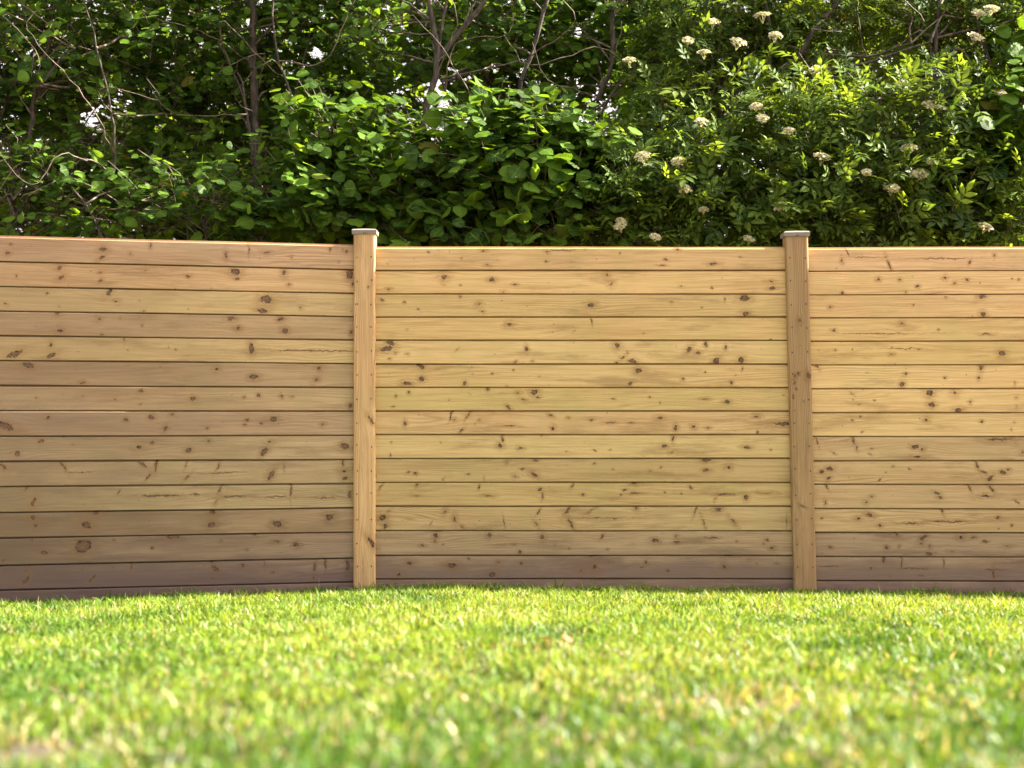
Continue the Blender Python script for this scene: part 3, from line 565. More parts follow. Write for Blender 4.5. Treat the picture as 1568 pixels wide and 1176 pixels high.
# (x, y of the fence line, width, top, lean in degrees, tone, knots as (height, across, r along, r across, angle))
POSTS = [
 ((-.63, 0), .092, 1.487, -.15, (208, 165, 98), [(.705, .025, 22, 7, -35), (.69, .034, 14, 6, -30), (.185, .028, 26, 8, -38), (.165, .034, 18, 7, -30), (1.19, -.035, 3, 2, 0), (1.26, .02, 5, 3, 0)]),
 ((1.23, 0), .096, 1.478, -1.05, (166, 131, 76), [(1.118, .002, 9, 7, 0), (.885, .036, 13, 9, 0), (.885, -.022, 7, 5, 0), (.895, -.008, 5, 5, 0), (.872, -.030, 6, 4, 0), (.855, -.026, 6, 4, 0), (.83, -.02, 4, 3, 0), (.80, -.030, 5, 3, 0), (.335, -.005, 4, 14, 25), (.78, .01, 3, 3, 0), (.74, -.03, 4, 3, 0)]),
 ((-2.454, -.37), .094, 1.484, .3, (180, 146, 96), [(.5, .01, 9, 7, 0), (1.1, -.02, 6, 5, 0)]),
 ((3.09, -.05), .094, 1.480, -.3, (196, 152, 96), [(.6, .02, 9, 7, 0), (1.2, -.02, 7, 5, 0)]),
 ((-4.20, -.92), .094, 1.48, .2, (180, 146, 96), [(.8, .02, 9, 7, 0)]),
 ((4.94, -.16), .094, 1.48, -.2, (190, 150, 96), [(.4, .01, 9, 7, 0)]),
]
for i, ((x, y), w, top, lean, tone, kn) in enumerate(POSTS):
    pm = wood_mat('pine_post', tone, kn, vertical=True, seed=500 + i, line=2.0)
    V, F = rounded_post(w, .075, -.16, top, .0095)
    me = mesh_from('post', V, F, pm)
    po_ = add_obj('post', me, fence, (x + .63 + .007, y + .012, 0))
    po_.rotation_euler = (0, R(lean), 0)
    V, F = post_cap(w + .012, .085)
    add_obj('post_cap', mesh_from('post_cap', V, F, cap_m), po_, (0, 0, top + .0006))
    # nail heads, two to a board
    V, F = [], []
    r = random.Random(60 + i)
    for row in range(14):
        zc = (JOINTS['C'][row] + JOINTS['C'][row + 1]) / 2
        for sx in (-1, 1):
            cx, cz = sx * (w / 2 - .016) + r.uniform(-.002, .002), zc + r.uniform(-.006, .006)
            b0 = len(V)
            yy = -.0375 - .0008
            V += [(cx + .0028 * math.cos(a), yy, cz + .0028 * 1.3 * math.sin(a)) for a in [k * math.pi / 3 for k in range(6)]]
            V += [(cx + .0031 * math.cos(a), yy + .003, cz + .0031 * 1.3 * math.sin(a)) for a in [k * math.pi / 3 for k in range(6)]]
            F += [tuple(b0 + k for k in range(6))] + [(b0 + k, b0 + 6 + k, b0 + 6 + (k + 1) % 6, b0 + (k + 1) % 6) for k in range(6)]
    nh = add_obj('nail_heads', mesh_from('nail_heads', V, F, nail_m), po_)
    nh['kind'] = 'stuff'


# ------------------------------------------------------------------ grass
def leafy_mat(name, color_fn, trans=.32, rough=.45, spec=.4, tboost=(1.8, 1.5, .6)):
    m, t, b = new_mat(name)
    col = color_fn(t)
    t.put(b.inputs['Base Color'], col)
    b.inputs['Roughness'].default_value = rough
    b.inputs['Specular IOR Level'].default_value = spec
    tr = t.node('ShaderNodeBsdfTranslucent')
    t.put(tr.inputs['Color'], t.mix(1.0, col, tboost + (1,), blend='MULTIPLY'))
    mx = t.node('ShaderNodeMixShader')
    mx.inputs[0].default_value = trans
    t.put(mx.inputs[1], b.outputs[0])
    t.put(mx.inputs[2], tr.outputs[0])
    out = m.node_tree.nodes['Material Output']
    t.put(out.inputs['Surface'], mx.outputs[0])
    return m


def attr_color(t):
    a = t.node('ShaderNodeAttribute', attribute_name='blade_color')
    return a.outputs['Color']


grass_m = leafy_mat('grass_blade', attr_color, trans=.32, rough=.45, spec=.22)


def make_grass():
    pts = []
    # dense close-cropped lawn in view; thinner where only a side step could show it
    def scatter(x0, x1, y0, y1, dens):
        n = int((x1 - x0) * (y1 - y0) * dens)
        return np.stack([rng.uniform(x0, x1, n), rng.uniform(y0, y1, n)], -1)
    core = scatter(-3.0, 3.0, -4.6, .02, 12500)
    d = core[:, 1] + CAM_D
    keep = np.abs(core[:, 0]) < .44 * d + .25
    rest = core[~keep]
    core = core[keep]
    pts = np.concatenate([core, rest[rng.random(len(rest)) < .30], scatter(-4.8, -3.0, -5.5, 0, 2500), scatter(3.0, 4.8, -5.5, 0, 2500), scatter(-3, 3, -7.5, -4.6, 2500)])
    # stay on the lawn side of the fence line
    fx = [-4.2, -2.454, -.63, 1.23, 3.09, 4.94]
    fy = [-.92, -.37, 0, 0, -.05, -.16]
    pts = pts[pts[:, 1] < np.interp(pts[:, 0], fx, fy) - .004]
    n = len(pts)
    x, y = pts[:, 0], pts[:, 1]
    # bare, dry or scorched places
    bare = np.exp(-(((x + .67) / .11) ** 2 + ((y + 3.80) / .07) ** 2)) * 1.6 + np.exp(-(((x - .40) / .17) ** 2 + ((y + 3.33) / .06) ** 2)) * .9 + np.exp(-(((x - .09) / .10) ** 2 + ((y + 2.6) / .04) ** 2)) * .7
    k = rng.random(n) > np.clip(bare, 0, .88)
    x, y, bare = x[k], y[k], bare[k]
    n = len(x)
    patch = value_noise(x + 50, y + 50, 2.2, 3) * .6 + value_noise(x + 50, y + 50, 7.0, 4) * .4
    tuft = value_noise(x + 50, y + 50, 16.0, 5)
    z = ground_z(x, y) - .004
    h = (.018 + .019 * rng.random(n)) * (.5 + 1.0 * tuft)
    edge = np.interp(x, fx, fy) - y                             # the mower misses the strip by the boards
    tall = rng.random(n) < np.where(edge < .07, .06, .004)
    h[tall] *= 1.6
    w = .0016 + .0015 * rng.random(n)
    ang = rng.uniform(0, 2 * np.pi, n)
    lean = rng.uniform(.05, 1.35, n)
    la = rng.uniform(0, 2 * np.pi, n)
    dx, dy = np.cos(ang), np.sin(ang)
    lx, ly = np.cos(la) * lean, np.sin(la) * lean
    V = np.empty((n, 5, 3))
    V[:, 0] = np.stack([x - dx * w, y - dy * w, z], -1)
    V[:, 1] = np.stack([x + dx * w, y + dy * w, z], -1)
    mx, my, mz = x + lx * h * .35, y + ly * h * .35, z + h * .55
    V[:, 2] = np.stack([mx + dx * w * .85, my + dy * w * .85, mz], -1)
    V[:, 3] = np.stack([mx - dx * w * .85, my - dy * w * .85, mz], -1)
    tz = z + h * np.sqrt(np.clip(1 - (lean * .62) ** 2, .2, 1))
    V[:, 4] = np.stack([x + lx * h * 1.0, y + ly * h * 1.0, tz], -1)
    base = np.arange(n)[:, None] * 5
    F = np.concatenate([base + np.array([0, 1, 2]), base + np.array([0, 2, 3]), base + np.array([3, 2, 4])], 0)
    green = np.array([.058, .140, .012])
    lime = np.array([.205, .285, .032])
    deep = np.array([.022, .065, .008])
    straw = np.array([.37, .32, .18])
    brown = np.array([.20, .14, .08])
    near = np.clip((-y - 2.2) / 1.8, 0, 1)                    # darker, greener towards the camera: vignette shade put into the blade colour
    q = np.clip(patch * 1.7 - .22 - .52 * near + rng.normal(0, .32, n), 0, 1)[:, None]
    col = green * (1 - q) + lime * q
    dk = rng.random(n) < .24 + .42 * near + .25 * (patch < .35)
    col[dk] = deep * .7 + col[dk] * .3
    st = rng.random(n) < .055 + .5 * np.clip(bare, 0, 1) + .07 * (patch > .6)
    col[st] = straw * rng.uniform(.6, 1.15, (st.sum(), 1))
    br = rng.random(n) < .02 + .25 * np.clip(bare, 0, 1)
    col[br] = brown
    col *= rng.uniform(.62, 1.38, (n, 1))
    cc = np.ones((n, 5, 4))
    cc[:, :, :3] = col[:, None, :]
    cc[:, 0:2, :3] = cc[:, 0:2, :3] * .6 + np.array([.24, .27, .08]) * .22      # pale sheaths at the foot
    return V.reshape(-1, 3), F, cc.reshape(-1, 4)


V, F, cc = make_grass()
grass = add_obj('grass', mesh_from('grass', V, F, grass_m, attrs={'blade_color': ('FLOAT_COLOR', cc)}))
grass['kind'] = 'stuff'
grass['category'] = 'grass'
grass['label'] = 'sunlit close-cropped lawn grass with straw blades running up to the fence'
print('grass faces', len(F))


# ------------------------------------------------------------------ leaves
def hazel_template(serr):
    """Round leaf with a point, folded along the midrib, cupped, edge drooping. y runs from stalk to tip."""
    ts = np.linspace(0, 1, serr + 2)
    V, F, uv = [], [], []
    def prof(t):
        return .47 * math.sin(math.pi * min(1, t * 1.02) ** .78) ** .8 if t < .97 else .03
    for i, t in enumerate(ts):
        w = prof(t) if 0 < i < len(ts) - 1 else 0.0
        zmid = -.10 * t * t
        V.append((0, t, zmid)); uv.append((0, t, 0))
        for s in (-1, 1):
            wob = (1 + (.07 if i % 2 else -.05)) if serr > 6 else 1
            V.append((s * w * wob, t - .05 * w + (.015 if i % 2 else 0), zmid + .16 * w - .55 * w * w + .02 * math.sin(i * 2.1))); uv.append((s, t, 0))
            if serr > 6:
                V.append((s * w * .52, t - .02 * w, zmid + .12 * w + .012 * (1 if i % 2 else -1))); uv.append((s * .5, t, 0))
    k = 5 if serr > 6 else 3
    n = len(ts)
    for i in range(n - 1):
        a, b = i * k, (i + 1) * k
        if k == 3:
            cols = [(1, 0), (0, 2)]
        else:
            cols = [(1, 2), (2, 0), (0, 4), (4, 3)]
        for (p, q) in cols:
            F.append((a + p, a + q, b + q)); F.append((a + p, b + q, b + p))
    return np.array(V, float), np.array(F), np.array(uv, float)


def lance_template(side=1, n=4):
    """Slender pointed leaflet."""
    V, F, uv = [], [], []
    ws = [0, .17, .21, .13, 0] if n == 4 else [0, .20, 0]
    for i, w in enumerate(ws):
        t = i / (len(ws) - 1)
        z = -.16 * t * t
        for s, ww in ((-1, w), (0, 0), (1, w)):
            V.append((s * ww, t, z + .35 * ww)); uv.append((s, t, 0))
    for i in range(len(ws) - 1):
        a = i * 3
        for p in (0, 1):
            F.append((a + p, a + p + 1, a + p + 4)); F.append((a + p, a + p + 4, a + p + 3))
    return np.array(V, float), np.array(F), np.array(uv, float)


def elder_template(n=4):
    """Feather leaf: five leaflets on one stalk."""
    LV, LF, LU = lance_template(n=n)
    V, F, U = [], [], []
    b = 0
    for (y0, ang, sc) in ((.38, 62, .50), (.38, -62, .50), (.64, 52, .52), (.64, -52, .52), (.78, 0, .58)):
        a = math.radians(ang)
        c, s = math.cos(a), math.sin(a)
        q = LV * sc
        r = np.stack([q[:, 0] * c + q[:, 1] * s, q[:, 1] * c - q[:, 0] * s, q[:, 2]], -1)
        r[:, 1] += y0
        r[:, 2] += -.12 * y0 ** 2
        V.append(r); F.append(LF + b); U.append(LU)
        b += len(LV)
    # stalk
    V.append(np.array([(-.008, 0, 0), (.008, 0, 0), (.006, .8, -.07), (-.006, .8, -.07)])); F.append(np.array([(0, 1, 2), (0, 2, 3)]) + b)
    U.append(np.array([(0, 0, 0)] * 4))
    return np.concatenate(V), np.concatenate(F), np.concatenate(U)


T_HAZEL, T_HAZEL_FINE = hazel_template(3), hazel_template(11)
T_ELDER, T_ELDER_FINE = elder_template(2), elder_template(4)
T_LANCE = lance_template(n=2)


def leaf_color(base_dark, base_light, per_object=False):
    def fn(t):
        if per_object:
            r = t.node('ShaderNodeObjectInfo').outputs['Random']
        else:
            r = t.node('ShaderNodeAttribute', attribute_name='tint').outputs['Fac']
        uvn = t.node('ShaderNodeAttribute', attribute_name='leaf_uv').outputs['Vector']
        sp = t.node('ShaderNodeSeparateXYZ')
        t.put(sp.inputs[0], uvn)
        au = t.math('ABSOLUTE', sp.outputs[0])
        veins = t.math('PINGPONG', t.math('SUBTRACT', t.math('MULTIPLY', sp.outputs[1], 8.0), t.math('MULTIPLY', au, 2.2)), .5)
        vm = t.math('MAXIMUM', t.step(veins, .0, .13, .45, 0), t.step(au, .0, .10, .6, 0))
        geo = t.node('ShaderNodeNewGeometry')
        nz = t.noise(geo.outputs['Position'], 38.0, 2)
        c = t.mix(t.step(r, .15, .95), base_dark, base_light)
        c = t.mix(t.step(nz, .40, .75, 0, .35), c, (base_light[0] * 1.2, base_light[1] * .95, base_light[2], 1))
        c = t.mix(vm, c, (min(1, base_light[0] * 1.7), min(1, base_light[1] * 1.5), base_light[2] * 2.0, 1))
        # a few leaves bronze or yellowing
        c = t.mix(t.step(r, .985, .995, 0, .6), c, (.30, .17, .05, 1))
        return c
    return fn


HD, HL = (.013, .042, .006, 1), (.112, .215, .020, 1)
hazel_m = leafy_mat('hazel_leaf', leaf_color(HD, HL), .48, .55, .14)
hazel_one_m = leafy_mat('hazel_leaf_single', leaf_color(HD, HL, True), .48, .55, .14)
ED, EL = (.015, .046, .009, 1), (.128, .205, .028, 1)
elder_m = leafy_mat('elder_leaf', leaf_color(ED, EL), .48, .55, .14)
elder_one_m = leafy_mat('elder_leaf_single', leaf_color(ED, EL, True), .48, .55, .14)
back_m = leafy_mat('hedge_leaf', leaf_color((.010, .032, .004, 1), (.130, .210, .016, 1)), .46, .55, .12)

bark_m, bt, bb = new_mat('bark')
oc = bt.node('ShaderNodeTexCoord').outputs['Object']
bn = bt.noise(bt.vmath('MULTIPLY', oc, (60, 60, 14)), 1.0, 4, .6)
bc = bt.mix(bt.step(bn, .35, .65), (.022, .015, .010, 1), (.085, .060, .040, 1))
bc = bt.mix(bt.step(bt.noise(oc, 7, 3), .55, .72, 0, .4), bc, (.055, .06, .03, 1))
bt.put(bb.inputs['Base Color'], bc)
bb.inputs['Roughness'].default_value = .85
bbm = bt.node('ShaderNodeBump'); bbm.inputs['Distance'].default_value = .004
bt.put(bbm.inputs['Height'], bn); bt.put(bb.inputs['Normal'], bbm.outputs[0])
twig_m, tt, tb = new_mat('pale_twig')
tcn = tt.noise(tt.node('ShaderNodeTexCoord').outputs['Object'], 25, 2)
tt.put(tb.inputs['Base Color'], tt.mix(tt.step(tcn, .35, .65), (.045, .029, .018, 1), (.17, .12, .08, 1)))
tb.inputs['Roughness'].default_value = .75
flower_m = leafy_mat('elder_blossom', lambda t: t.mix(t.step(t.noise(t.node('ShaderNodeNewGeometry').outputs['Position'], 90, 1), .4, .65), (.56, .50, .26, 1), (.76, .70, .44, 1)), .3, .6, .2, (1, 1, .9))


def unit(a):
    return a / np.maximum(np.linalg.norm(a, axis=-1, keepdims=True), 1e-9)


def leaf_frames(dirs, norms):
    Y = unit(dirs)
    Z = unit(norms - (norms * Y).sum(-1, keepdims=True) * Y)
    X = np.cross(Y, Z)
    return X, Y, Z


def leaf_mesh(name, tmpl, pos, dirs, norms, size, tint, mat, origin):
    TV, TF, TU = tmpl
    X, Y, Z = leaf_frames(dirs, norms)
    n, k = len(pos), len(TV)
    sz = size[:, None, None]
    V = (pos - np.array(origin))[:, None, :] + sz * (TV[None, :, 0:1] * X[:, None] + TV[None, :, 1:2] * Y[:, None] + TV[None, :, 2:3] * Z[:, None])
    F = (np.arange(n)[:, None, None] * k + TF[None]).reshape(-1, 3)
    return mesh_from(name, V.reshape(-1, 3), F, mat, smooth=True,
                     attrs={'tint': ('FLOAT', np.repeat(tint, k)), 'leaf_uv': ('FLOAT_VECTOR', np.tile(TU, (n, 1)))})


def single_mesh(name, tmpl, mat):
    TV, TF, TU = tmpl
    return mesh_from(name, TV, TF, mat, smooth=True, attrs={'leaf_uv': ('FLOAT_VECTOR', TU)})


def tubes(name, paths, mat, origin, sides=5):
    """paths: list of (points, radii). One mesh."""
    V, F = [], []
    o = Vector(origin)
    for pts, rad in paths:
        n = len(pts)
        b = len(V)
        for i in range(n):
            a = pts[max(i - 1, 0)]
            c = pts[min(i + 1, n - 1)]
            d = (c - a).normalized() if (c - a).length > 1e-8 else Vector((0, 0, 1))
            s = d.orthogonal().normalized() if abs(d.z) > .95 else d.cross(Vector((0, 0, 1))).normalized()
            t2 = d.cross(s)
            for k in range(sides):
                an = 2 * math.pi * k / sides
                V.append(tuple(pts[i] - o + (s * math.cos(an) + t2 * math.sin(an)) * rad[i]))
        for i in range(n - 1):
            for k in range(sides):
                F.append((b + i * sides + k, b + i * sides + (k + 1) % sides, b + (i + 1) * sides + (k + 1) % sides, b + (i + 1) * sides + k))
    return mesh_from(name, V, np.array(F), mat, smooth=True)


def smooth_path(keys, step=.06, wob=.006, rnd=random):
    """Catmull-Rom through the key points with a little crookedness."""
    K = [keys[0] * 2 - keys[1]] + list(keys) + [keys[-1] * 2 - keys[-2]]
    out = []
    for i in range(1, len(K) - 2):
        p0, p1, p2, p3 = K[i - 1:i + 3]
        n = max(2, int((p2 - p1).length / step))
        for j in range(n):
            t = j / n
            out.append(.5 * ((2 * p1) + (p2 - p0) * t + (2 * p0 - 5 * p1 + 4 * p2 - p3) * t * t + (3 * p1 - p0 - 3 * p2 + p3) * t ** 3))
    out.append(K[-2].copy())
    for i in range(1, len(out) - 1):
        out[i] += Vector([rnd.uniform(-wob, wob) for _ in range(3)])
    return out


# clearings: places where neither crown closes and the sky stands through
CLEAR = [(P(680, 155, .8), P(684, 152, 6.5), .055), (P(655, 205, .8), P(700, 185, 6.5), .04), (P(482, 78, .8), P(482, 76, 6.5), .055), (P(905, 190, .8), P(905, 188, 6.5), .055),
         (P(1132, 150, .8), P(1130, 148, 6.5), .06), (P(868, 162, .8), P(868, 160, 6.5), .045), (P(596, 40, .8), P(596, 38, 6.5), .03), (P(885, 45, .8), P(885, 43, 6.5), .04), (P(560, 95, .8), P(560, 93, 6.5), .03),
         (P(1437, 122, .8), P(1437, 120, 2.2), .12), (P(1340, 130, .7), P(1340, 130, 2.0), .13), (P(160, 180, .4), P(160, 180, 2.2), .14)]


def in_clear(pos):
    m = np.zeros(len(pos), bool)
    for a, b, r in CLEAR:
        a, b = np.array(a), np.array(b)
        ab = b - a
        t = np.clip(((pos - a) @ ab) / (ab @ ab), 0, 1)
        rr = r * (.7 + .55 * t)
        m |= (np.linalg.norm(pos - (a + t[:, None] * ab), axis=1) < rr) & (((pos - a) @ ab) > 0)
    return m


def build_tree(name, label, cat, group, base, stems, blobs, kind='hazel', leaf=.10, singles=0, seed=1, limbs=5, bare_twigs=0, flowers=(), twig_len=.22, per=7, twig_name='twigs'):
    """stems: list of (key points, r0, r1); blobs: (centre, radii, number of shoots)."""
    r = random.Random(seed)
    g = np.random.default_rng(seed)
    base = Vector(base)
    base.z = float(ground_z(base.x, base.y))
    root = empty(name, base, label, cat, group)
    stem_pts = []
    for si, (keys, r0, r1) in enumerate(stems):
        path = smooth_path(keys, .07, .007, r)
        n = len(path)
        rad = [(r0 + (r1 - r0) * i / (n - 1)) * r.uniform(.93, 1.07) for i in range(n)]
        stem_pts += path
        add_obj('trunk' if si == 0 else 'branch', tubes('stem', [(path, rad)], bark_m, base, 8), root)
    # limbs from the nearest stem into each blob
    lp = []
    ends = []
    for c, rad, ns in blobs:
        c = Vector(c)
        for k in range(max(2, int(limbs * (.6 + .8 * r.random())))):
            e = c + Vector((r.gauss(0, .45) * rad[0], r.gauss(0, .45) * rad[1], r.gauss(0, .45) * rad[2]))
            s = min(r.sample(stem_pts, min(14, len(stem_pts))), key=lambda q: (q - e).length + (0 if q.z < e.z else .6))
            mid = (s + e) / 2 + Vector((r.uniform(-.08, .08), r.uniform(-.08, .08), r.uniform(-.02, .12)))
            path = smooth_path([s, mid, e], .09, .010, r)
            n = len(path)
            r0 = r.uniform(.003, .0062)
            lp.append((path, [r0 * (1 - .75 * i / n) + .0012 for i in range(n)]))
            ends += path[2:]
    # shoots
    S, Dv = [], []
    for c, rad, ns in blobs:
        u = unit(g.normal(size=(ns, 3)))
        rr_ = g.random((ns, 1)) ** (1 / 2.4)
        p = np.array(c) + u * rr_ * np.array(rad)
        S.append(p)
        Dv.append(unit(u * np.array([.7, .8, .5]) + np.array([0, -.15, .45]) + g.normal(0, .45, (ns, 3))))
    S, Dv = np.concatenate(S), np.concatenate(Dv)
    ok = (S[:, 2] > .35) & (S[:, 1] > .38) & ~in_clear(S)
    S, Dv = S[ok], Dv[ok]
    n = len(S)
    TL = twig_len * g.uniform(.7, 1.3, n)
    E = np.array([tuple(q) for q in ends]) if ends else np.array([tuple(q) for q in stem_pts])
    tp = []
    for i in range(n):
        a = Vector(S[i]); d = Vector(Dv[i])
        b = a + d * TL[i]
        tp.append(([a, (a + b) / 2 + Vector((0, 0, .012)), b], [.0026, .0019, .001]))
        if i % 3 == 0 and len(E):
            sub = E[g.integers(0, len(E), 24)]
            q = Vector(sub[np.argmin(((sub - S[i]) ** 2).sum(1))])
            if .03 < (q - a).length < .9:
                tp.append(([q, (q + a) / 2 + Vector((r.uniform(-.03, .03), 0, r.uniform(0, .04))), a], [.0035, .003, .0026]))
    # leaves on shoots
    j = np.arange(per)
    pos = S[:, None] + Dv[:, None] * (TL[:, None, None] * ((j + 1.0) / per)[None, :, None])
    side = unit(np.cross(Dv, np.array([0.1, -.3, 1.0])))
    if kind == 'elder':
        sg = np.where(j % 2 == 0, 1, -1)
        rot = (j // 2) * 1.1
        side2 = unit(np.cross(Dv, side))
        out = side[:, None] * (np.cos(rot) * sg)[None, :, None] + side2[:, None] * (np.sin(rot) * sg)[None, :, None]
        ld = unit(out + Dv[:, None] * .75 + g.normal(0, .18, pos.shape) + np.array([0, 0, -.05]))
        nr = unit(Dv[:, None] * .7 + np.array([.15, -.30, .75]) + g.normal(0, .25, pos.shape))
    else:
        sg = np.where(j % 2 == 0, 1, -1)
        ld = unit(side[:, None] * sg[None, :, None] * .9 + Dv[:, None] * .55 + np.array([0, -.12, -.38]) + g.normal(0, .28, pos.shape))
        nr = unit(np.array([.14, -.36, .74]) + Dv[:, None] * .35 + g.normal(0, .44, pos.shape))
    pos = pos + ld * .015 + g.normal(0, .012, pos.shape)
    sz = leaf * .88 * g.uniform(.55, 1.2, pos.shape[:2]) * (1.08 - .35 * (j / per))[None]
    tint = np.clip(g.random(n)[:, None] * .75 + g.random(pos.shape[:2]) * .45 - .1, 0, .98)
    pos, ld, nr, sz, tint = pos.reshape(-1, 3), ld.reshape(-1, 3), nr.reshape(-1, 3), sz.ravel(), tint.ravel()
    ok = (g.random(len(pos)) > .08) & ~in_clear(pos + ld * sz[:, None] * .5) & (pos[:, 1] > .28)
    # nothing may reach through the fence
    tip = pos + ld * sz[:, None]
    ok &= (tip[:, 1] > .06) | (tip[:, 2] > 1.62)
    pos, ld, nr, sz, tint = pos[ok], ld[ok], nr[ok], sz[ok], tint[ok]
    mats = {'hazel': (hazel_m, hazel_one_m, T_HAZEL, T_HAZEL_FINE), 'elder': (elder_m, elder_one_m, T_ELDER, T_ELDER_FINE), 'back': (back_m, None, T_HAZEL, None)}[kind]
    if singles:
        dd = CAM_D + pos[:, 1]
        px = 784 + pos[:, 0] / dd * FPX
        py = HORIZON - (pos[:, 2] - CAM_H) / dd * FPX
        vis = (px > -20) & (px < 1590) & (py > -20) & (py < 385)
        score = np.where(vis, sz / dd, -1) - np.where(vis, 0, 9) - .004 * pos[:, 1]
        idx = np.argsort(-score)[:singles]
        idx = idx[vis[idx]]
        me = single_mesh('leaf', mats[3], mats[1])
        X, Y, Z = leaf_frames(ld[idx], nr[idx])
        for q, i in enumerate(idx):
            o = bpy.data.objects.new('leaf', me)
            s = sz[i] * 1.0
            M = Matrix(((X[q][0] * s, Y[q][0] * s, Z[q][0] * s, pos[i][0] - base.x), (X[q][1] * s, Y[q][1] * s, Z[q][1] * s, pos[i][1] - base.y), (X[q][2] * s, Y[q][2] * s, Z[q][2] * s, pos[i][2] - base.z), (0, 0, 0, 1)))
            link(o, root)
            o.matrix_basis = M
        mask = np.ones(len(pos), bool)
        mask[idx] = False
    else:
        mask = np.ones(len(pos), bool)
    cr = add_obj('crown', leaf_mesh('crown', mats[2], pos[mask], ld[mask], nr[mask], sz[mask], tint[mask], mats[0], base), root)
    cr['kind'] = 'stuff'
    # bare crooked twigs
    for k in range(bare_twigs):
        a = Vector(r.choice(stem_pts))
        a2 = a + Vector((r.uniform(-.25, .25), r.uniform(-.35, -.05), r.uniform(-.05, .25)))
        b = a2 + Vector((r.uniform(-.35, .35), r.uniform(-.12, .08), r.uniform(-.25, .40)))
        c2 = b + Vector((r.uniform(-.15, .15), r.uniform(-.05, .05), r.uniform(-.12, .22)))
        path = smooth_path([a, a2, b, c2], .05, .008, r)
        m = len(path)
        lp.append((path, [.0038 * (1 - .7 * i / m) for i in range(m)]))
    if lp:
        o = add_obj('branches', tubes('branches', lp, twig_m if bare_twigs else bark_m, base, 5), root)
        o['kind'] = 'stuff'
    o = add_obj(twig_name, tubes('twigs', tp, twig_m, base, 3), root)
    o['kind'] = 'stuff'
    for (c, rad) in flowers:
        flower(c, rad * r.uniform(.48, .78), root, base, r)
    print(name, 'leaves', len(pos))
    return root


def flower(c, rad, root, base, r):
    """Flat elder umbel: forking stalks under a shallow dome of five-petalled florets."""
    V, F = [], []
    hub = Vector((0, 0, -rad * 1.1))
    tilt = Vector((r.uniform(-.3, .3), r.uniform(-1.1, -.45), 1)).normalized()
    qt = tilt.to_track_quat('Z', 'Y')
    for k in range(5):
        a0 = k * 2 * math.pi / 5 + r.uniform(-.2, .2)
        for q in range(34):
            a = a0 + r.gauss(0, .42)
            d = rad * min(1, abs(r.gauss(.58, .28)))
            p = Vector((math.cos(a) * d, math.sin(a) * d, rad * .28 * (1 - (d / rad) ** 2) + r.uniform(-.004, .004)))
            s = r.uniform(.0055, .0085)
            nrm = Vector((r.uniform(-.5, .5), r.uniform(-.5, .5), 1)).normalized()
            t1 = nrm.orthogonal().normalized(); t2 = nrm.cross(t1)
            b = len(V)
            V.append(p - nrm * .0015)
            for m in range(10):
                an = m * math.pi / 5
                rr_ = s if m % 2 == 0 else s * .55
                V.append(p + t1 * math.cos(an) * rr_ + t2 * math.sin(an) * rr_)
            F += [(b, b + 1 + m, b + 1 + (m + 1) % 10) for m in range(10)]
        # stalk
        e = Vector((math.cos(a0) * rad * .55, math.sin(a0) * rad * .55, rad * .15))
        b = len(V)
        V += [hub + Vector((.0012, 0, 0)), hub - Vector((.0012, 0, 0)), e - Vector((.001, 0, 0)), e + Vector((.001, 0, 0))]
        F += [(b, b + 1, b + 2), (b, b + 2, b + 3)]
    V = [qt @ v for v in V]
    me = mesh_from('flower_head', np.array([tuple(v) for v in V]), np.array(F), flower_m)
    add_obj('flower_head', me, root, Vector(c) - base)


# ------------------------------------------------------------------ the trees and shrubs behind the fence, nearest first
HZ = 'hazels growing behind the fence'
BK = 'dark trees at the back of the hedge'


def stem(pts, y, r0, r1, y2=None):
    n = len(pts)
    return ([P(px, py, y + ((y2 - y) * i / (n - 1) if y2 is not None else 0)) for i, (px, py) in enumerate(pts)], r0, r1)


def blob(px, py, y, rx, ry, rz, n):
    return (tuple(P(px, py, y)), (rx, ry, rz), int(n * 2.0 * (.45 if (py < -50 and px > 450) or px > 1620 else 1.0)))


# low hazel in front, in the middle of the picture
build_tree('hazel_shrub', 'low sunlit hazel with big bright leaves, just behind the middle fence panel', 'shrub', HZ,
           P(745, 640, .75), [stem([(745, 640), (738, 400), (742, 200)], .75, .018, .008), stem([(745, 640), (820, 430), (862, 290)], .75, .014, .006, .5), stem([(745, 640), (690, 400), (668, 230)], .75, .012, .005, .6)],
           [blob(830, 290, .62, .30, .26, .30, 62), blob(745, 250, .60, .25, .22, .22, 34), blob(860, 235, .66, .18, .2, .16, 22), blob(690, 290, .70, .22, .22, .24, 26), blob(780, 380, .55, .55, .22, .2, 44)],
           leaf=.108, singles=300, seed=3, limbs=4)
# second low hazel, left of it, over the left post
build_tree('hazel_shrub', 'low hazel shrub with bright leaves rising behind the left fence post', 'shrub', HZ,
           P(505, 640, .85), [stem([(505, 640), (512, 400), (508, 210)], .85, .016, .010), stem([(505, 640), (545, 420), (560, 250)], .8, .012, .005)],
           [blob(505, 215, .75, .20, .2, .15, 30), blob(540, 290, .75, .27, .22, .24, 30), blob(450, 330, .65, .30, .22, .22, 34), blob(600, 340, .65, .24, .2, .16, 18)],
           leaf=.108, singles=220, seed=5, limbs=4, bare_twigs=8)
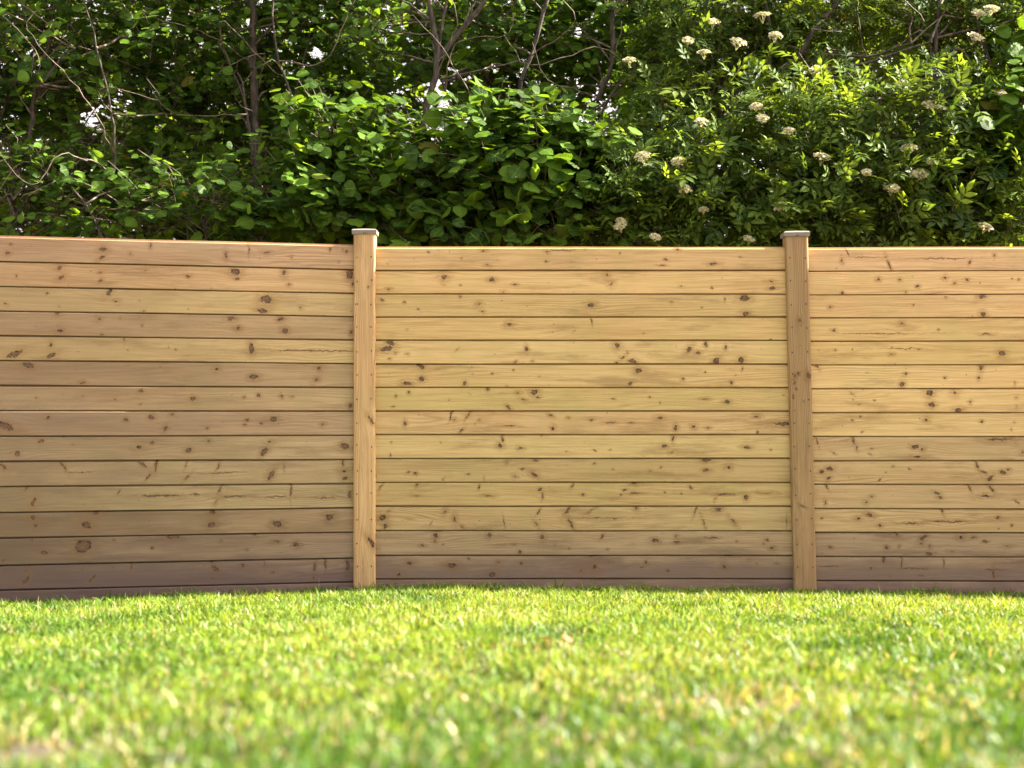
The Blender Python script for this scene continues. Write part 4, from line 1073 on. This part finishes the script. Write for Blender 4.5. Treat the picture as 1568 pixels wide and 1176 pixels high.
# hazel tree with the forked trunk
build_tree('hazel_tree', 'hazel tree whose dark trunk forks above the fence, right of the left post', 'tree', HZ,
           P(612, 640, 1.0), [stem([(612, 640), (622, 380), (633, 270), (650, 175), (668, 88), (655, -20), (640, -160)], 1.0, .024, .011),
                               stem([(668, 88), (706, 38), (760, -30), (800, -160)], 1.0, .014, .007), stem([(665, 92), (678, 30), (690, -60)], 1.0, .010, .005),
                               stem([(672, 118), (740, 104), (800, 88)], .97, .006, .003), stem([(712, 210), (690, 160), (676, 120)], 1.02, .008, .006)],
           [blob(560, 40, 1.48, .45, .4, .32, 58), blob(760, 60, 1.58, .42, .4, .35, 62), blob(650, -80, 1.43, .8, .5, .3, 90), blob(590, 160, 1.68, .3, .3, .3, 26), blob(770, 150, 1.58, .26, .3, .22, 26), blob(600, 290, 1.63, .4, .3, .3, 30)],
           leaf=.086, singles=160, seed=8, limbs=6, bare_twigs=9)
# dark straight trunk, left
build_tree('hazel_tree', 'shaded tree with a straight dark trunk halfway along the left fence panel', 'tree', HZ,
           P(396, 640, 1.15), [stem([(396, 640), (394, 370), (388, 180), (384, 40), (380, -200)], 1.15, .026, .016), stem([(470, 200), (425, 90), (412, -30)], .9, .007, .004), stem([(394, 330), (440, 180), (470, 60)], 1.15, .010, .005), stem([(330, 60), (372, 150), (384, 250)], 1.1, .005, .008)],
           [blob(330, 70, 1.55, .5, .45, .4, 85), blob(440, 60, 1.45, .4, .4, .35, 62), blob(380, -90, 1.35, .8, .5, .3, 90), blob(330, 200, 1.55, .45, .4, .3, 60), blob(420, 230, 1.75, .4, .3, .3, 34), blob(310, 320, 0.70, .42, .3, .2, 34)],
           leaf=.078, singles=130, seed=12, limbs=6, bare_twigs=11)
# leftmost
build_tree('hazel_tree', 'shaded many-stemmed hazel with bare crooked twigs, leftmost behind the fence', 'tree', HZ,
           P(20, 640, .9), [stem([(20, 640), (14, 330), (42, 200), (50, 130), (95, -60)], .9, .018, .009), stem([(10, 640), (-30, 300), (20, 120), (62, 30), (60, -100)], .95, .014, .006), stem([(20, 330), (60, 270), (88, 225)], .8, .008, .004),
                             stem([(154, 365), (128, 310), (88, 262)], .6, .005, .003), stem([(172, 260), (168, 170), (150, 98), (130, 20), (112, -30)], .7, .006, .004), stem([(57, 125), (92, 82), (110, 70)], .75, .008, .004)],
           [blob(60, 60, 1.12, .5, .45, .4, 80), blob(190, 60, 1.22, .45, .4, .35, 72), blob(120, -90, 1.12, .9, .5, .3, 100), blob(60, 180, 1.32, .4, .35, .3, 50), blob(200, 200, 1.42, .45, .4, .3, 55), blob(90, 310, 0.92, .5, .3, .22, 52), blob(-120, 150, 1.12, .5, .5, .8, 110), blob(220, 300, 1.12, .4, .3, .2, 40)],
           leaf=.076, singles=150, seed=15, limbs=6, bare_twigs=18)
# centre right
build_tree('hazel_tree', 'hazel with thin leaning trunks, between the forked trunk and the right post', 'tree', HZ,
           P(890, 640, 1.15), [stem([(890, 640), (896, 330), (905, 190), (938, 90), (938, -20), (930, -160)], 1.15, .020, .010), stem([(896, 300), (930, 150), (990, 95), (1015, 20)], 1.1, .010, .005), stem([(798, 120), (822, 60), (842, -30), (850, -150)], .95, .011, .007), stem([(800, 200), (798, 150), (798, 118)], 1.0, .012, .011)],
           [blob(860, 40, 1.65, .38, .4, .35, 58), blob(960, 30, 1.55, .40, .4, .32, 66), blob(900, -90, 1.45, .8, .5, .3, 90), blob(960, 130, 1.95, .35, .3, .2, 30), blob(830, 170, 1.95, .25, .3, .2, 18), blob(940, 260, 1.95, .4, .3, .3, 40)],
           leaf=.084, singles=160, seed=19, limbs=6, bare_twigs=7)
# elders
FL = [(1048, 287, .50, .055), (1262, 238, .55, .052), (1076, 183, .55, .048), (985, 237, .5, .05), (1330, 262, .52, .045), (1410, 265, .55, .06), (1368, 286, .45, .05), (1196, 315, .4, .05), (1512, 346, .36, .042), (950, 345, .4, .045), (1004, 362, .36, .04), (1148, 365, .35, .04), (1160, 160, .7, .04), (1210, 198, .6, .05), (1395, 225, .6, .055), (952, 338, .5, .04), (1170, 178, .7, .04), (1040, 245, .55, .05), (1078, 320, .45, .035), (1300, 262, .6, .04), (1430, 246, .6, .04)]
FU = [(1095, 28, .9, .055), (1056, 57, .85, .055), (1133, 60, .85, .055), (1080, 76, .8, .055), (1170, 18, .9, .06), (1255, 103, .8, .055), (1500, 52, .9, .06), (1430, 158, .7, .055), (1542, 142, .8, .06), (1525, 8, .9, .06), (1190, 50, .9, .05), (965, 88, .9, .045), (1315, 165, .75, .05), (1445, 158, .75, .055), (1385, 127, .9, .045), (1505, 15, .95, .05)]
build_tree('elder_shrub', 'elder shrub with cream flower heads, behind the right post', 'shrub', 'elders in flower behind the fence',
           P(1120, 640, .9), [stem([(1120, 640), (1110, 400), (1080, 250)], .9, .018, .008, .7), stem([(1120, 640), (1190, 420), (1225, 270), (1240, 200)], .9, .016, .007, .7), stem([(1110, 400), (1010, 330), (985, 280)], .9, .010, .005, .6)],
           [blob(1010, 300, .62, .34, .26, .24, 46), blob(1120, 330, .55, .36, .24, .2, 50), blob(1080, 210, .8, .34, .3, .22, 44), blob(1220, 300, .58, .32, .24, .26, 50), blob(1215, 190, .72, .26, .24, .22, 34), blob(1180, 395, .5, .8, .2, .16, 66), blob(950, 350, .55, .2, .2, .16, 18)],
           kind='elder', leaf=.135, singles=260, seed=23, limbs=4, twig_len=.16, per=6, flowers=[(tuple(P(a, b, .27 + (c - .35) * .25)), d) for a, b, c, d in FL if a < 1290])
build_tree('elder_shrub', 'broad elder shrub in flower behind the right fence panel, at the right edge', 'shrub', 'elders in flower behind the fence',
           P(1420, 640, .9), [stem([(1420, 640), (1410, 420), (1400, 240)], .9, .018, .008, .7), stem([(1420, 640), (1340, 420), (1330, 260)], .9, .014, .006, .65), stem([(1420, 640), (1500, 430), (1530, 320)], .9, .014, .006, .6)],
           [blob(1340, 300, .60, .34, .26, .24, 50), blob(1440, 310, .58, .32, .24, .24, 46), blob(1400, 200, .72, .42, .28, .18, 58), blob(1540, 350, .5, .3, .22, .16, 34), blob(1400, 385, .5, .7, .2, .16, 60), blob(1680, 280, .7, .4, .3, .4, 60)],
           kind='elder', leaf=.130, singles=240, seed=27, limbs=4, twig_len=.16, per=6, flowers=[(tuple(P(a, b, .27 + (c - .35) * .25)), d) for a, b, c, d in FL if a >= 1290])
build_tree('elder_tree', 'taller flowering elder with a leaning brown trunk, rising behind the right post', 'tree', None,
           P(1188, 640, .85), [stem([(1188, 640), (1186, 330), (1190, 210), (1212, 120), (1250, 45), (1330, -60)], .85, .020, .010), stem([(1190, 215), (1180, 120), (1182, 30), (1160, -80)], .85, .012, .006), stem([(1235, 75), (1330, 82), (1400, 62)], .82, .008, .004), stem([(1225, 110), (1300, 100), (1370, 78), (1430, 60)], .8, .010, .005), stem([(1437, 152), (1437, 95), (1445, -40)], .9, .010, .009)],
           [blob(1110, 50, 1.17, .38, .35, .30, 80), blob(1240, 20, 1.22, .42, .4, .26, 84), blob(1060, 100, 1.12, .25, .3, .2, 36), blob(1250, 140, 1.12, .3, .3, .2, 40), blob(1400, 20, 1.32, .5, .4, .22, 90), blob(1520, 60, 1.22, .3, .35, .3, 66), blob(1300, -110, 1.32, 1.0, .5, .25, 110), blob(1530, 170, 1.07, .24, .3, .22, 40), blob(1700, 60, 1.22, .5, .5, .6, 90)],
           kind='elder', leaf=.118, singles=160, seed=31, limbs=5, twig_len=.15, per=6, bare_twigs=8, flowers=[(tuple(P(a, b, c - .24)), d) for a, b, c, d in FU])
# far right hazel
build_tree('hazel_shrub', 'dark hazel with large round leaves beside the elder, at the right edge', 'shrub', HZ,
           P(1620, 640, .9), [stem([(1620, 640), (1610, 420), (1570, 250), (1530, 120), (1500, 20)], .9, .016, .007), stem([(1480, 240), (1510, 215), (1540, 190), (1580, 160)], .75, .009, .012)],
           [blob(1530, 270, .62, .14, .16, .22, 18), blob(1548, 215, .6, .14, .16, .14, 12), blob(1600, 120, .9, .25, .3, .5, 34)],
           leaf=.125, singles=100, seed=37, limbs=3)

# back rows: separate trees whose crowns close the view
back = [
 (40, 3.1, 'tall dark tree at the back of the hedge, leftmost', [(60, 60), (-150, 150), (140, 220), (20, 330)]),
 (300, 3.4, 'tall dark tree at the back of the hedge, behind the straight dark trunk', [(280, 40), (380, 180), (240, 300), (420, 330)]),
 (560, 3.3, 'dark tree at the back of the hedge, behind the left post', [(500, 160), (600, 40), (540, 320), (620, 260)]),
 (800, 3.6, 'dark tree at the back of the hedge, behind the low sunlit hazel', [(760, 30), (800, 260), (850, 330), (740, 330)]),
 (1020, 3.2, 'dark tree at the back of the hedge, between the forked trunk and the right post', [(980, 40), (1040, 240), (980, 330), (1080, 130)]),
 (1290, 3.4, 'dark tree at the back of the hedge, behind the taller elder', [(1240, 160), (1330, 60), (1290, 330), (1380, 220)]),
 (1560, 3.2, 'dark tree at the back of the hedge, rightmost', [(1500, 60), (1560, 240), (1680, 140), (1500, 340)]),
]
for i, (px, y, label, bl) in enumerate(back):
    blobs = [blob(a, b, y + .5 * ((k % 2) - .5), .62, .5, .42, 150) for k, (a, b) in enumerate(bl)]
    blobs += [blob(px, 400, y - .3, .8, .5, .5, 110), blob(px, -110, y, .9, .6, .4, 90)]
    build_tree('hedge_tree', label, 'tree', BK, P(px, 640, y), [stem([(px, 640), (px + 10, 330), (px - 14, 120), (px + 5, -150)], y, .035, .016), stem([(px + 4, 300), (px + 90, 100), (px + 130, -60)], y, .014, .007)],
               blobs, kind='back', leaf=.085, seed=50 + i, limbs=5, twig_len=.25)


# ------------------------------------------------------------------ fallen leaves on the lawn
dead_m, dt, db = new_mat('dead_leaf')
db.inputs['Base Color'].default_value = (.42, .11, .035, 1)
db.inputs['Roughness'].default_value = .6
TV, TF, TU = hazel_template(5)
TVc = TV.copy()
TVc[:, 2] += .9 * TVc[:, 0] ** 2 + .25 * (TVc[:, 1] - .5) ** 2
dead = mesh_from('fallen_leaf', TVc, TF, dead_m, smooth=True)
for x, y, s, rz, rx, lab in ((.128, -2.60, .030, .6, 30, 'bright rust-red dead leaf on the lawn, rightmost of two'),
                             (.085, -2.56, .024, 2.2, 20, 'smaller rust-red dead leaf on the lawn, leftmost of two')):
    o = add_obj('fallen_leaf', dead)
    o.location = (x, y, float(ground_z(x, y)) + .024)
    o.rotation_euler = (R(rx), R(20), rz)
    o.scale = (s, s, s)
    o['label'] = lab
    o['category'] = 'leaf'
    o['group'] = 'dead leaves on the lawn'
